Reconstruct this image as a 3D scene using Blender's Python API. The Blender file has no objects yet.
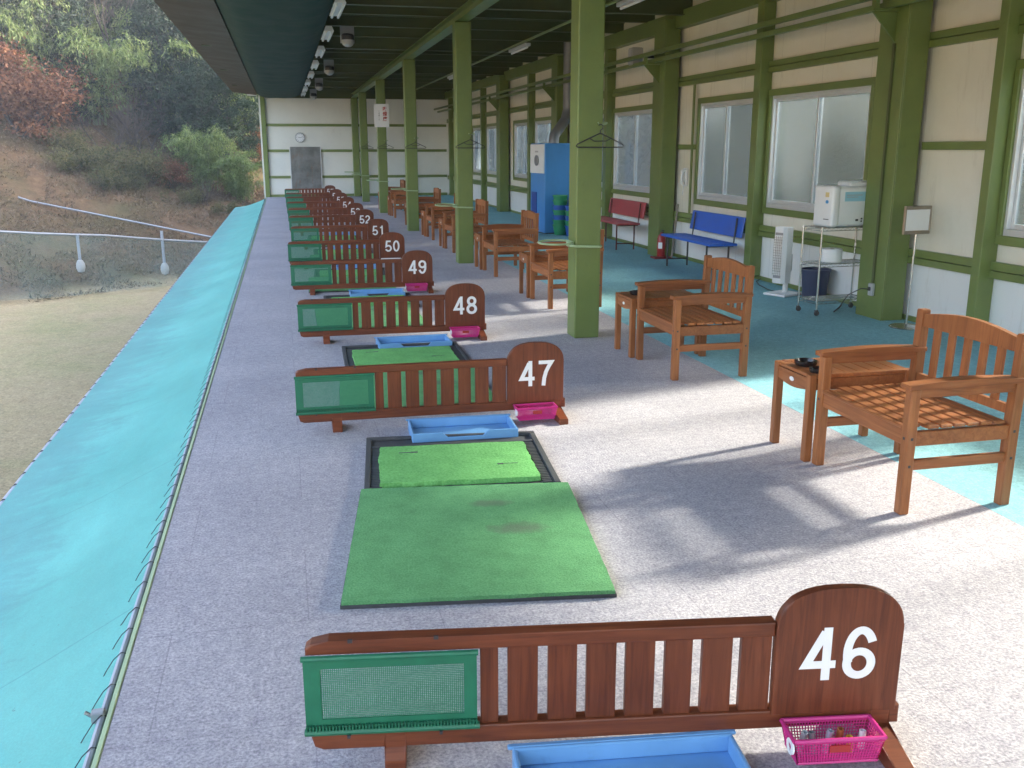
import bpy, bmesh, math, random
import numpy as np
from mathutils import Vector, Matrix, noise
rnd = random.Random(7)
PI = math.pi
S = bpy.context.scene
C = S.collection

# ------------------------------------------------------------------ render setup
S.view_settings.view_transform = 'Standard'
S.view_settings.look = 'None'
S.view_settings.gamma = 1.0
S.view_settings.use_curve_mapping = False
S.view_settings.exposure = 3.4
S.view_settings.use_white_balance = True
S.view_settings.white_balance_temperature = 6950
S.view_settings.white_balance_tint = 10
S.cycles.use_denoising = True
S.cycles.max_bounces = 9
S.cycles.diffuse_bounces = 5
S.cycles.transparent_max_bounces = 24
S.cycles.sample_clamp_indirect = 6.0
S.cycles.caustics_reflective = False
S.cycles.caustics_refractive = False

SUN_EL, SUN_AZ = math.radians(23.0), math.atan2(0.25, 0.97)      # azimuth from +X towards +Y
sd = Vector((math.cos(SUN_EL) * math.cos(SUN_AZ), math.cos(SUN_EL) * math.sin(SUN_AZ), math.sin(SUN_EL)))
W = bpy.data.worlds.new("World"); S.world = W
W.use_nodes = True
wn = W.node_tree.nodes; wl = W.node_tree.links
bg = wn.get('Background')
sky = wn.new('ShaderNodeTexSky'); sky.sky_type = 'NISHITA'; sky.sun_disc = False
sky.sun_elevation = SUN_EL
sky.sun_rotation = math.atan2(sd.x, sd.y)
sky.dust_density = 4.0; sky.air_density = 1.0; sky.ozone_density = 1.0
wl.new(sky.outputs[0], bg.inputs[0]); bg.inputs[1].default_value = 0.15
sl = bpy.data.lights.new('sun', 'SUN'); sl.energy = 2.4; sl.angle = math.radians(4.0); sl.color = (1.0, 0.9, 0.78)
so = bpy.data.objects.new('sun', sl); C.objects.link(so)
so.rotation_euler = (-sd).to_track_quat('-Z', 'Y').to_euler(); so.location = sd * 60

cam = bpy.data.cameras.new('camera'); co = bpy.data.objects.new('camera', cam); C.objects.link(co)
S.camera = co
cam.sensor_fit = 'HORIZONTAL'; cam.sensor_width = 36.0; cam.lens = 947.1 / 1024 * 36.0
cam.clip_start = 0.05; cam.clip_end = 2000
p_, y_, r_ = 0.243534, 0.231781, -0.00144
cp, sp, cy, sy = math.cos(p_), math.sin(p_), math.cos(y_), math.sin(y_)
F = Vector((sy * cp, cy * cp, -sp)); R0 = Vector((cy, -sy, 0)); U0 = Vector((sy * sp, cy * sp, cp))
Rv = R0 * math.cos(r_) + U0 * math.sin(r_); Uv = -R0 * math.sin(r_) + U0 * math.cos(r_)
m = Matrix((Rv, Uv, -F)).transposed().to_4x4(); m.translation = (0, 0, 1.6)
co.matrix_world = m

# ------------------------------------------------------------------ materials
def newmat(name):
    m = bpy.data.materials.new(name); m.use_nodes = True
    nt = m.node_tree
    return m, nt, nt.nodes['Principled BSDF']
def N(nt, typ, **kw):
    n = nt.nodes.new(typ)
    for k, v in kw.items():
        if k in n.inputs: n.inputs[k].default_value = v
        else: setattr(n, k, v)
    return n
def ramp(nt, fac, stops):
    r = nt.nodes.new('ShaderNodeValToRGB')
    el = r.color_ramp.elements
    while len(el) > len(stops): el.remove(el[-1])
    while len(el) < len(stops): el.new(0.5)
    for e, (p, c) in zip(el, stops):
        e.position = p; e.color = (c[0], c[1], c[2], 1) if len(c) == 3 else c
    nt.links.new(fac, r.inputs[0])
    return r.outputs[0]
def coords(nt, scale=(1, 1, 1), kind='Object'):
    tc = nt.nodes.new('ShaderNodeTexCoord'); mp = nt.nodes.new('ShaderNodeMapping')
    mp.inputs['Scale'].default_value = scale
    nt.links.new(tc.outputs[kind], mp.inputs[0])
    return mp.outputs[0]
def noise_tex(nt, vec, scale, detail=4, rough=0.6, dist=0.0):
    n = nt.nodes.new('ShaderNodeTexNoise')
    n.inputs['Scale'].default_value = scale; n.inputs['Detail'].default_value = detail
    n.inputs['Roughness'].default_value = rough; n.inputs['Distortion'].default_value = dist
    nt.links.new(vec, n.inputs['Vector'])
    return n.outputs['Fac']
def mix(nt, fac, a, b, mode='MIX'):
    n = nt.nodes.new('ShaderNodeMix'); n.data_type = 'RGBA'; n.blend_type = mode
    for sock, v in ((n.inputs[0], fac), (n.inputs[6], a), (n.inputs[7], b)):
        if isinstance(v, (int, float)): sock.default_value = v
        elif isinstance(v, (tuple, list)): sock.default_value = (v[0], v[1], v[2], 1)
        else: nt.links.new(v, sock)
    return n.outputs[2]
def math_(nt, op, a, b=None, c=None):
    n = nt.nodes.new('ShaderNodeMath'); n.operation = op
    for i, v in enumerate((a, b, c)):
        if v is None: continue
        if isinstance(v, (int, float)): n.inputs[i].default_value = v
        else: nt.links.new(v, n.inputs[i])
    return n.outputs[0]
def bump(nt, bs, h, strength=0.3, dist=0.01):
    b = nt.nodes.new('ShaderNodeBump'); b.inputs['Strength'].default_value = strength; b.inputs['Distance'].default_value = dist
    nt.links.new(h, b.inputs['Height']); nt.links.new(b.outputs[0], bs.inputs['Normal'])
def scl(c, k): return tuple(min(1, x * k) for x in c)
def paint(name, col, rough=0.45, var=0.12, scale=3.0, dirt=0.0, bumps=0.0, metal=0.0, spec=0.5):
    m, nt, bs = newmat(name)
    v = coords(nt)
    f = noise_tex(nt, v, scale, 5, 0.65)
    c = ramp(nt, f, [(0.3, scl(col, 1 - var)), (0.7, scl(col, 1 + var))])
    if dirt:
        d = noise_tex(nt, v, scale * 2.7, 8, 0.75, 0.6)
        k = ramp(nt, d, [(0.58, (0, 0, 0)), (0.72, (dirt, dirt, dirt))])
        c = mix(nt, k, c, scl(col, 0.35))
    nt.links.new(c, bs.inputs['Base Color'])
    bs.inputs['Roughness'].default_value = rough; bs.inputs['Metallic'].default_value = metal
    bs.inputs['Specular IOR Level'].default_value = spec
    rr = ramp(nt, f, [(0.3, (rough * .85,) * 3), (0.7, (min(1, rough * 1.15),) * 3)])
    nt.links.new(rr, bs.inputs['Roughness'])
    if bumps: bump(nt, bs, noise_tex(nt, v, scale * 14, 3), bumps, 0.004)
    return m
def wood(name, c0, c1, c2, axis='X', scale=1.0, rough=0.42, spec=0.4):
    m, nt, bs = newmat(name)
    s = {'X': (1.4, 26, 26), 'Y': (26, 1.4, 26), 'Z': (26, 26, 1.4)}[axis]
    oi = nt.nodes.new('ShaderNodeObjectInfo')
    tc = nt.nodes.new('ShaderNodeTexCoord')
    add = nt.nodes.new('ShaderNodeVectorMath'); add.operation = 'ADD'
    mulv = nt.nodes.new('ShaderNodeVectorMath'); mulv.operation = 'SCALE'
    cmb = nt.nodes.new('ShaderNodeCombineXYZ')
    for i in range(3): nt.links.new(oi.outputs['Random'], cmb.inputs[i])
    nt.links.new(cmb.outputs[0], mulv.inputs[0]); mulv.inputs[3].default_value = 9.0
    nt.links.new(tc.outputs['Object'], add.inputs[0]); nt.links.new(mulv.outputs[0], add.inputs[1])
    mp = nt.nodes.new('ShaderNodeMapping'); mp.inputs['Scale'].default_value = tuple(x * scale for x in s)
    nt.links.new(add.outputs[0], mp.inputs[0])
    f = noise_tex(nt, mp.outputs[0], 2.2, 7, 0.65, 0.8)
    c = ramp(nt, f, [(0.28, c0), (0.5, c1), (0.74, c2)])
    big = noise_tex(nt, add.outputs[0], 2.3, 3)
    k = ramp(nt, big, [(0.3, (0.78,) * 3), (0.7, (1.15,) * 3)])
    c = mix(nt, 1.0, c, k, 'MULTIPLY')
    rv = ramp(nt, oi.outputs['Random'], [(0, (0.86, 0.86, 0.86)), (1, (1.12, 1.1, 1.06))])
    c = mix(nt, 1.0, c, rv, 'MULTIPLY')
    nt.links.new(c, bs.inputs['Base Color'])
    bs.inputs['Roughness'].default_value = rough; bs.inputs['Specular IOR Level'].default_value = spec
    bump(nt, bs, f, 0.12, 0.002)
    return m

def carpet_mat(name, dark, light, seam=True):
    m, nt, bs = newmat(name)
    v = coords(nt)
    f1 = noise_tex(nt, v, 95, 3, 0.7)
    f2 = noise_tex(nt, v, 22, 5, 0.75)
    f3 = noise_tex(nt, v, 1.3, 5, 0.6)
    c = ramp(nt, f1, [(0.34, dark), (0.66, light)])
    k2 = ramp(nt, f2, [(0.32, (0.80, 0.79, 0.82)), (0.68, (1.16, 1.16, 1.14))])
    c = mix(nt, 1.0, c, k2, 'MULTIPLY')
    k3 = ramp(nt, f3, [(0.28, (0.84, 0.835, 0.85)), (0.72, (1.06, 1.05, 1.04))])
    c = mix(nt, 1.0, c, k3, 'MULTIPLY')
    if seam:
        br = nt.nodes.new('ShaderNodeTexBrick')
        br.inputs['Scale'].default_value = 1.0; br.inputs['Brick Width'].default_value = 0.91; br.inputs['Row Height'].default_value = 0.62
        br.inputs['Mortar Size'].default_value = 0.0028; br.inputs['Mortar Smooth'].default_value = 0.4
        br.offset = 0.5
        br.inputs['Color1'].default_value = (1, 1, 1, 1); br.inputs['Color2'].default_value = (0.985, 0.985, 0.985, 1); br.inputs['Mortar'].default_value = (0.80, 0.79, 0.81, 1)
        nt.links.new(v, br.inputs['Vector'])
        c = mix(nt, 1.0, c, br.outputs['Color'], 'MULTIPLY')
    st = noise_tex(nt, v, 5.5, 6, 0.8)
    k4 = ramp(nt, st, [(0.62, (1, 1, 1)), (0.76, (0.74, 0.73, 0.74))])
    c = mix(nt, 1.0, c, k4, 'MULTIPLY')
    nt.links.new(c, bs.inputs['Base Color'])
    bs.inputs['Roughness'].default_value = 0.95; bs.inputs['Specular IOR Level'].default_value = 0.15
    h = math_(nt, 'ADD', f1, f2)
    bump(nt, bs, h, 0.5, 0.006)
    return m

M = {}
M['carpet'] = carpet_mat('grey_carpet', (0.30, 0.28, 0.31), (0.60, 0.56, 0.585))
M['blue_carpet'] = carpet_mat('blue_carpet', (0.19, 0.44, 0.51), (0.31, 0.61, 0.68), False)
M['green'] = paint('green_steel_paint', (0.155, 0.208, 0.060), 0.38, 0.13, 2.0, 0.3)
M['green_dark'] = paint('shaded_beam_paint', (0.085, 0.105, 0.04), 0.5, 0.12, 2.0, 0.3)  # green steel paint darkened, the ceiling's shade put into its colour
M['pale_green'] = paint('pale_green_paint', (0.36, 0.47, 0.27), 0.35)
M['roof'] = paint('roof_sheet_metal', (0.06, 0.065, 0.09), 0.6, 0.15, 1.5)
M['eave'] = paint('brown_fascia_paint', (0.085, 0.055, 0.04), 0.6, 0.12, 2)
M['alu'] = paint('aluminium', (0.62, 0.64, 0.66), 0.35, 0.06, 4, 0.0, 0, 0.35)
M['chrome'] = paint('chrome', (0.62, 0.62, 0.6), 0.25, 0.06, 6, 0, 0, 0.9)
M['steel'] = paint('grey_steel', (0.30, 0.31, 0.33), 0.4, 0.1, 5, 0.2, 0, 0.6)
M['pipe'] = paint('galvanised_pipe', (0.38, 0.41, 0.48), 0.45, 0.12, 6, 0.3, 0, 0.3)
M['black'] = paint('black_rubber', (0.06, 0.06, 0.064), 0.7, 0.3, 20, 0, 0.2)
M['dark_metal'] = paint('dark_painted_metal', (0.035, 0.035, 0.04), 0.45, 0.2, 8)
M['white_plastic'] = paint('white_plastic', (0.78, 0.79, 0.80), 0.35, 0.03, 4)
M['grey_plastic'] = paint('grey_plastic', (0.42, 0.43, 0.45), 0.45, 0.05, 4)
M['white_paint'] = paint('white_lettering', (0.82, 0.82, 0.82), 0.5, 0.03, 12)
M['paper'] = paint('paper', (0.85, 0.85, 0.86), 0.8, 0.02, 6)
M['red_ink'] = paint('red_lettering', (0.55, 0.04, 0.03), 0.6, 0.05, 6)
M['grey_ink'] = paint('grey_lettering', (0.2, 0.2, 0.2), 0.6, 0.05, 6)
M['blue_plastic'] = paint('blue_tray_plastic', (0.15, 0.35, 0.62), 0.4, 0.07, 6, 0.25)
M['navy'] = paint('navy_plastic', (0.025, 0.035, 0.085), 0.45, 0.08, 6)
M['pink'] = paint('pink_plastic', (0.58, 0.035, 0.21), 0.35, 0.06, 10)
M['red'] = paint('red_paint', (0.36, 0.02, 0.02), 0.35, 0.1, 6)
M['bench_red'] = paint('worn_red_paint', (0.42, 0.07, 0.08), 0.45, 0.12, 4, 0.3)
M['bench_blue'] = paint('bright_blue_paint', (0.025, 0.13, 0.58), 0.4, 0.1, 4, 0.15)
M['machine'] = paint('machine_blue_paint', (0.06, 0.27, 0.62), 0.4, 0.08, 2, 0.1)
M['machine_dark'] = paint('deep_blue_paint', (0.015, 0.07, 0.32), 0.4, 0.1, 2)
M['basket_green'] = paint('basket_green_plastic', (0.02, 0.26, 0.11), 0.4, 0.08, 4)
M['basket_blue'] = paint('basket_blue_plastic', (0.02, 0.10, 0.42), 0.4, 0.08, 4)
M['concrete'] = paint('concrete', (0.34, 0.33, 0.31), 0.85, 0.12, 2.5, 0.3, 0.3)
M['foot_white'] = paint('pale_footing', (0.42, 0.42, 0.42), 0.8, 0.1, 5)
M['rope'] = paint('dark_cord', (0.05, 0.05, 0.06), 0.8)
M['cream'] = None
M['divider'] = wood('dark_stained_wood', (0.098, 0.025, 0.0115), (0.17, 0.045, 0.019), (0.235, 0.068, 0.028), 'X', 1.0, 0.4, 0.35)
M['divider_v'] = wood('dark_stained_slats', (0.095, 0.024, 0.011), (0.16, 0.042, 0.018), (0.22, 0.063, 0.027), 'Z', 1.0, 0.4, 0.35)
M['teak'] = wood('teak_along_length', (0.20, 0.062, 0.022), (0.31, 0.105, 0.036), (0.41, 0.155, 0.056), 'Y', 0.8, 0.42)
M['teak_x'] = wood('teak_arm', (0.19, 0.058, 0.021), (0.30, 0.10, 0.035), (0.40, 0.15, 0.054), 'X', 0.8, 0.42)
M['teak_z'] = wood('teak_leg', (0.20, 0.065, 0.024), (0.31, 0.11, 0.038), (0.40, 0.155, 0.058), 'Z', 0.8, 0.45)

def cream_mat():
    m, nt, bs = newmat('cream_wall_board')
    v = coords(nt)
    f = noise_tex(nt, v, 1.1, 6, 0.65)
    c = ramp(nt, f, [(0.3, (0.71, 0.675, 0.565)), (0.7, (0.80, 0.77, 0.675))])
    sep = nt.nodes.new('ShaderNodeSeparateXYZ'); nt.links.new(v, sep.inputs[0])
    # lower boards are whiter
    low = math_(nt, 'LESS_THAN', sep.outputs[2], 0.62)
    c = mix(nt, low, c, (0.78, 0.785, 0.78))
    xy = math_(nt, 'ADD', sep.outputs[0], sep.outputs[1])
    fr = math_(nt, 'FRACT', math_(nt, 'MULTIPLY', xy, 1 / 0.91))
    ln = math_(nt, 'LESS_THAN', fr, 0.008)
    c = mix(nt, math_(nt, 'MULTIPLY', ln, 0.35), c, (0.25, 0.24, 0.2))
    ribs = math_(nt, 'SINE', math_(nt, 'MULTIPLY', xy, 2 * PI / 0.10))
    d = noise_tex(nt, coords(nt, (3, 3, 0.5)), 2.2, 8, 0.75)
    c = mix(nt, ramp(nt, d, [(0.56, (0, 0, 0)), (0.75, (0.35, 0.35, 0.35))]), c, (0.36, 0.30, 0.20))
    nt.links.new(c, bs.inputs['Base Color']); bs.inputs['Roughness'].default_value = 0.55
    bump(nt, bs, ribs, 0.10, 0.002)
    return m
M['cream'] = cream_mat()

def glass_mat():
    m, nt, bs = newmat('dusty_window_glass')
    out = nt.nodes['Material Output']
    tr = N(nt, 'ShaderNodeBsdfTransparent'); tr.inputs[0].default_value = (0.80, 0.86, 0.88, 1)
    v = coords(nt)
    d = noise_tex(nt, v, 3.0, 8, 0.75)
    d2 = noise_tex(nt, v, 60, 3, 0.7)
    d0_ = N(nt, 'ShaderNodeBsdfDiffuse'); d0_.inputs[0].default_value = (0.40, 0.48, 0.54, 1)
    d1_ = N(nt, 'ShaderNodeBsdfTranslucent'); d1_.inputs[0].default_value = (0.50, 0.62, 0.74, 1)
    k = ramp(nt, math_(nt, 'ADD', math_(nt, 'MULTIPLY', d, 0.8), math_(nt, 'MULTIPLY', d2, 0.2)), [(0.35, (0.04,) * 3), (0.7, (0.14,) * 3)])
    m0 = nt.nodes.new('ShaderNodeMixShader'); nt.links.new(k, m0.inputs[0]); nt.links.new(tr.outputs[0], m0.inputs[1]); nt.links.new(d0_.outputs[0], m0.inputs[2])
    lwt = N(nt, 'ShaderNodeLayerWeight'); lwt.inputs[0].default_value = 0.5
    kf = math_(nt, 'MULTIPLY', math_(nt, 'POWER', lwt.outputs['Facing'], 6.0), 1.2)
    m1 = nt.nodes.new('ShaderNodeMixShader'); nt.links.new(kf, m1.inputs[0]); nt.links.new(m0.outputs[0], m1.inputs[1]); nt.links.new(d1_.outputs[0], m1.inputs[2])
    gl = N(nt, 'ShaderNodeBsdfGlossy'); gl.inputs['Roughness'].default_value = 0.2
    fr = N(nt, 'ShaderNodeFresnel'); fr.inputs[0].default_value = 1.5
    m2 = nt.nodes.new('ShaderNodeMixShader'); nt.links.new(math_(nt, 'MULTIPLY', fr.outputs[0], 0.45), m2.inputs[0]); nt.links.new(m1.outputs[0], m2.inputs[1]); nt.links.new(gl.outputs[0], m2.inputs[2])
    nt.links.new(m2.outputs[0], out.inputs[0])
    return m
M['glass'] = glass_mat()

def tarp_mat():
    m, nt, bs = newmat('turquoise_tarpaulin')
    v = coords(nt)
    f = noise_tex(nt, v, 1.2, 4)
    c = ramp(nt, f, [(0.3, (0.065, 0.43, 0.39)), (0.7, (0.10, 0.51, 0.46))])
    sep = nt.nodes.new('ShaderNodeSeparateXYZ'); nt.links.new(v, sep.inputs[0])
    # damp dirt creeping in from the outer hem, in streaks
    st = noise_tex(nt, coords(nt, (1.6, 2.6, 1)), 2.4, 7, 0.7, 0.4)
    edge = math_(nt, 'MULTIPLY_ADD', sep.outputs[0], -1.1, -1.02)      # 0.75 at outer hem, -0.3 inside
    k = math_(nt, 'ADD', edge, math_(nt, 'MULTIPLY_ADD', st, 1.7, -0.95))
    kk = ramp(nt, k, [(0.12, (0, 0, 0)), (0.40, (0.5, 0.5, 0.5)), (0.85, (0.8, 0.8, 0.8))])
    c = mix(nt, kk, c, (0.06, 0.30, 0.31))
    sm = math_(nt, 'FRACT', math_(nt, 'MULTIPLY', math_(nt, 'ADD', sep.outputs[1], math_(nt, 'MULTIPLY', sep.outputs[0], -0.5)), 1 / 1.85))
    c = mix(nt, math_(nt, 'MULTIPLY', math_(nt, 'LESS_THAN', sm, 0.006), 0.5), c, (0.03, 0.25, 0.27))
    gr = noise_tex(nt, coords(nt, (1, .35, 1)), 3.2, 8, 0.8)
    c = mix(nt, 1.0, c, ramp(nt, gr, [(0.3, (0.80, 0.82, 0.82)), (0.7, (1.05, 1.04, 1.03))]), 'MULTIPLY')
    c = mix(nt, 1.0, c, ramp(nt, noise_tex(nt, v, 140, 2, 0.7), [(0.3, (0.88,) * 3), (0.7, (1.08,) * 3)]), 'MULTIPLY')
    sp = noise_tex(nt, v, 26, 3, 0.8)
    c = mix(nt, ramp(nt, sp, [(0.70, (0, 0, 0)), (0.74, (0.8, 0.8, 0.8))]), c, (0.05, 0.16, 0.15))
    nt.links.new(c, bs.inputs['Base Color']); bs.inputs['Roughness'].default_value = 0.42
    bump(nt, bs, noise_tex(nt, v, 5, 4), 0.12, 0.02)
    return m
M['tarp'] = tarp_mat()

def turf_mat(name, dark, light, wear, scale=120):
    m, nt, bs = newmat(name)
    v = coords(nt)
    f = noise_tex(nt, v, scale, 3, 0.7)
    g = noise_tex(nt, v, 7, 5, 0.7)
    c = ramp(nt, f, [(0.3, dark), (0.7, light)])
    c = mix(nt, 1.0, c, ramp(nt, g, [(0.3, (0.78, 0.80, 0.78)), (0.7, (1.12, 1.1, 1.1))]), 'MULTIPLY')
    if wear:
        sep = nt.nodes.new('ShaderNodeSeparateXYZ'); nt.links.new(v, sep.inputs[0])
        for (cx, cyy, rx, ry, amt) in wear:
            dx = math_(nt, 'MULTIPLY', math_(nt, 'SUBTRACT', sep.outputs[0], cx), 1 / rx)
            dy = math_(nt, 'MULTIPLY', math_(nt, 'SUBTRACT', sep.outputs[1], cyy), 1 / ry)
            rr = math_(nt, 'ADD', math_(nt, 'POWER', dx, 2), math_(nt, 'POWER', dy, 2))
            rr = math_(nt, 'ADD', rr, math_(nt, 'MULTIPLY', math_(nt, 'SUBTRACT', noise_tex(nt, v, 16, 4), 0.5), 1.6))
            k = ramp(nt, rr, [(0.15, (amt,) * 3), (1.0, (0, 0, 0))])
            c = mix(nt, k, c, (0.15, 0.18, 0.12))
    nt.links.new(c, bs.inputs['Base Color']); bs.inputs['Roughness'].default_value = 0.9; bs.inputs['Specular IOR Level'].default_value = 0.2
    bump(nt, bs, f, 0.9, 0.006)
    return m
M['stance'] = turf_mat('stance_turf', (0.095, 0.30, 0.115), (0.19, 0.46, 0.20), [(0.60, 0.92, 0.11, 0.05, 0.6), (0.70, 0.62, 0.15, 0.075, 0.7)])
M['hitting'] = turf_mat('curly_turf', (0.12, 0.38, 0.10), (0.24, 0.60, 0.20), None, 75)
def netgreen():
    m, nt, bs = newmat('green_netting')
    out = nt.nodes['Material Output']
    v = coords(nt)
    sep = nt.nodes.new('ShaderNodeSeparateXYZ'); nt.links.new(v, sep.inputs[0])
    a = math_(nt, 'LESS_THAN', math_(nt, 'FRACT', math_(nt, 'MULTIPLY', sep.outputs[0], 1 / 0.0052)), 0.47)
    b = math_(nt, 'LESS_THAN', math_(nt, 'FRACT', math_(nt, 'MULTIPLY', sep.outputs[2], 1 / 0.0052)), 0.47)
    k = math_(nt, 'MAXIMUM', a, b)
    bs.inputs['Base Color'].default_value = (0.012, 0.17, 0.085, 1); bs.inputs['Roughness'].default_value = 0.5
    tr = N(nt, 'ShaderNodeBsdfTransparent'); ms = nt.nodes.new('ShaderNodeMixShader')
    nt.links.new(k, ms.inputs[0]); nt.links.new(tr.outputs[0], ms.inputs[1]); nt.links.new(bs.outputs[0], ms.inputs[2])
    nt.links.new(ms.outputs[0], out.inputs[0])
    return m
M['net'] = netgreen()
M['net_band'] = paint('green_net_binding', (0.008, 0.14, 0.07), 0.5, 0.15, 20)
M['soffit_net'] = paint('dark_green_netting', (0.012, 0.045, 0.035), 0.8, 0.3, 3)
def banknet():
    m, nt, bs = newmat('thin_teal_netting')
    out = nt.nodes['Material Output']
    v = coords(nt)
    f = noise_tex(nt, v, 0.5, 4)
    k = ramp(nt, f, [(0.3, (0.05,) * 3), (0.7, (0.25,) * 3)])
    bs.inputs['Base Color'].default_value = (0.10, 0.22, 0.22, 1); bs.inputs['Roughness'].default_value = 0.9
    tr = N(nt, 'ShaderNodeBsdfTransparent'); ms = nt.nodes.new('ShaderNodeMixShader')
    nt.links.new(k, ms.inputs[0]); nt.links.new(tr.outputs[0], ms.inputs[1]); nt.links.new(bs.outputs[0], ms.inputs[2])
    nt.links.new(ms.outputs[0], out.inputs[0])
    return m
M['bank_net'] = banknet()
def board_mat():
    m, nt, bs = newmat('tarnished_metal_sheet')
    v = coords(nt)
    f = noise_tex(nt, v, 2.5, 6, 0.7)
    c = ramp(nt, f, [(0.3, (0.10, 0.11, 0.11)), (0.7, (0.25, 0.26, 0.265))])
    r = noise_tex(nt, coords(nt, (6, 1, 1.2)), 2.0, 6, 0.7)
    c = mix(nt, ramp(nt, r, [(0.56, (0, 0, 0)), (0.66, (0.7,) * 3)]), c, (0.22, 0.11, 0.06))
    nt.links.new(c, bs.inputs['Base Color']); bs.inputs['Roughness'].default_value = 0.4; bs.inputs['Metallic'].default_value = 0.5
    return m
M['board'] = board_mat()
def leaf_mat(name, cols, trans=0.25):
    m, nt, bs = newmat(name)
    out = nt.nodes['Material Output']
    g = nt.nodes.new('ShaderNodeNewGeometry')
    c = ramp(nt, g.outputs['Random Per Island'], [(i / (len(cols) - 1), c) for i, c in enumerate(cols)])
    oi = nt.nodes.new('ShaderNodeObjectInfo')
    c = mix(nt, 1.0, c, ramp(nt, oi.outputs['Random'], [(0, (0.75, 0.78, 0.75)), (1, (1.2, 1.15, 1.1))]), 'MULTIPLY')
    nt.links.new(c, bs.inputs['Base Color']); bs.inputs['Roughness'].default_value = 0.6; bs.inputs['Specular IOR Level'].default_value = 0.25
    tl = N(nt, 'ShaderNodeBsdfTranslucent'); nt.links.new(c, tl.inputs[0])
    ms = nt.nodes.new('ShaderNodeMixShader'); ms.inputs[0].default_value = trans
    nt.links.new(bs.outputs[0], ms.inputs[1]); nt.links.new(tl.outputs[0], ms.inputs[2]); nt.links.new(ms.outputs[0], out.inputs[0])
    return m
M['leaf_dark'] = leaf_mat('evergreen_leaves', [(0.008, 0.026, 0.015), (0.018, 0.046, 0.026), (0.036, 0.07, 0.036)])
M['leaf_bamboo'] = leaf_mat('bamboo_leaves', [(0.08, 0.135, 0.04), (0.16, 0.23, 0.075), (0.27, 0.34, 0.13)], 0.35)
M['leaf_brown'] = leaf_mat('dry_brown_leaves', [(0.10, 0.04, 0.022), (0.18, 0.078, 0.042), (0.28, 0.14, 0.08)], 0.3)
M['leaf_scrub'] = leaf_mat('scrub_leaves', [(0.06, 0.07, 0.028), (0.12, 0.125, 0.05), (0.21, 0.18, 0.09)], 0.3)
M['litter'] = leaf_mat('leaf_litter', [(0.09, 0.065, 0.042), (0.14, 0.10, 0.065), (0.24, 0.19, 0.13), (0.11, 0.10, 0.05)], 0.2)
M['bark'] = paint('grey_bark', (0.06, 0.048, 0.043), 0.9, 0.25, 5)
M['bark_pale'] = paint('pale_bark', (0.26, 0.23, 0.20), 0.9, 0.2, 5)
M['culm'] = paint('bamboo_culm', (0.12, 0.15, 0.06), 0.5, 0.2, 5)

# ------------------------------------------------------------------ mesh helpers
def B(): return bmesh.new()
def box(bm, x0, x1, y0, y1, z0, z1, bev=0.0, mat=None, seg=1):
    vs = [bm.verts.new((x, y, z)) for x in (x0, x1) for y in (y0, y1) for z in (z0, z1)]
    fs = [(0, 1, 3, 2), (4, 6, 7, 5), (0, 4, 5, 1), (2, 3, 7, 6), (0, 2, 6, 4), (1, 5, 7, 3)]
    ff = [bm.faces.new([vs[i] for i in f]) for f in fs]
    if bev > 0:
        es = list({e for f in ff for e in f.edges})
        r = bmesh.ops.bevel(bm, geom=es, offset=bev, segments=seg, profile=0.5, affect='EDGES')
        vs = list({v for f in r['faces'] for v in f.verts} | {v for v in vs if v.is_valid})
    if mat is not None: bmesh.ops.transform(bm, matrix=mat, verts=[v for v in vs if v.is_valid])
    return vs
def frame_of(d):
    d = d.normalized()
    a = Vector((0, 0, 1)) if abs(d.z) < 0.9 else Vector((1, 0, 0))
    u = d.cross(a).normalized(); return u, d.cross(u).normalized()
def tube(bm, pts, r, seg=8, closed=False, cap=True):
    pts = [Vector(p) for p in pts]; n = len(pts); rings = []
    rs = r if isinstance(r, (list, tuple)) else [r] * n
    pu = None
    for i, p in enumerate(pts):
        if closed: d = pts[(i + 1) % n] - pts[i - 1]
        else: d = pts[min(i + 1, n - 1)] - pts[max(i - 1, 0)]
        d.normalize()
        if pu is None: u, v = frame_of(d)
        else:
            u = pu - d * pu.dot(d)
            if u.length < 1e-5: u, v = frame_of(d)
            else: u.normalize(); v = d.cross(u)
        pu = u
        rings.append([bm.verts.new(p + (u * math.cos(2 * PI * k / seg) + v * math.sin(2 * PI * k / seg)) * rs[i]) for k in range(seg)])
    for i in range(n if closed else n - 1):
        a, b = rings[i], rings[(i + 1) % n]
        for k in range(seg): bm.faces.new((a[k], a[(k + 1) % seg], b[(k + 1) % seg], b[k]))
    if cap and not closed:
        bm.faces.new(rings[0][::-1]); bm.faces.new(rings[-1])
def lathe(bm, prof, c=(0, 0, 0), seg=24, mat=None):
    rings = []; vs = []
    for (r, z) in prof:
        if r < 1e-6: ring = [bm.verts.new((c[0], c[1], c[2] + z))]
        else: ring = [bm.verts.new((c[0] + r * math.cos(2 * PI * k / seg), c[1] + r * math.sin(2 * PI * k / seg), c[2] + z)) for k in range(seg)]
        rings.append(ring); vs += ring
    for a, b in zip(rings, rings[1:]):
        for k in range(seg):
            k2 = (k + 1) % seg
            if len(a) == 1 and len(b) == 1: continue
            if len(a) == 1: bm.faces.new((a[0], b[k2], b[k]))
            elif len(b) == 1: bm.faces.new((a[k], a[k2], b[0]))
            else: bm.faces.new((a[k], a[k2], b[k2], b[k]))
    if mat is not None: bmesh.ops.transform(bm, matrix=mat, verts=vs)
    return vs
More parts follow.
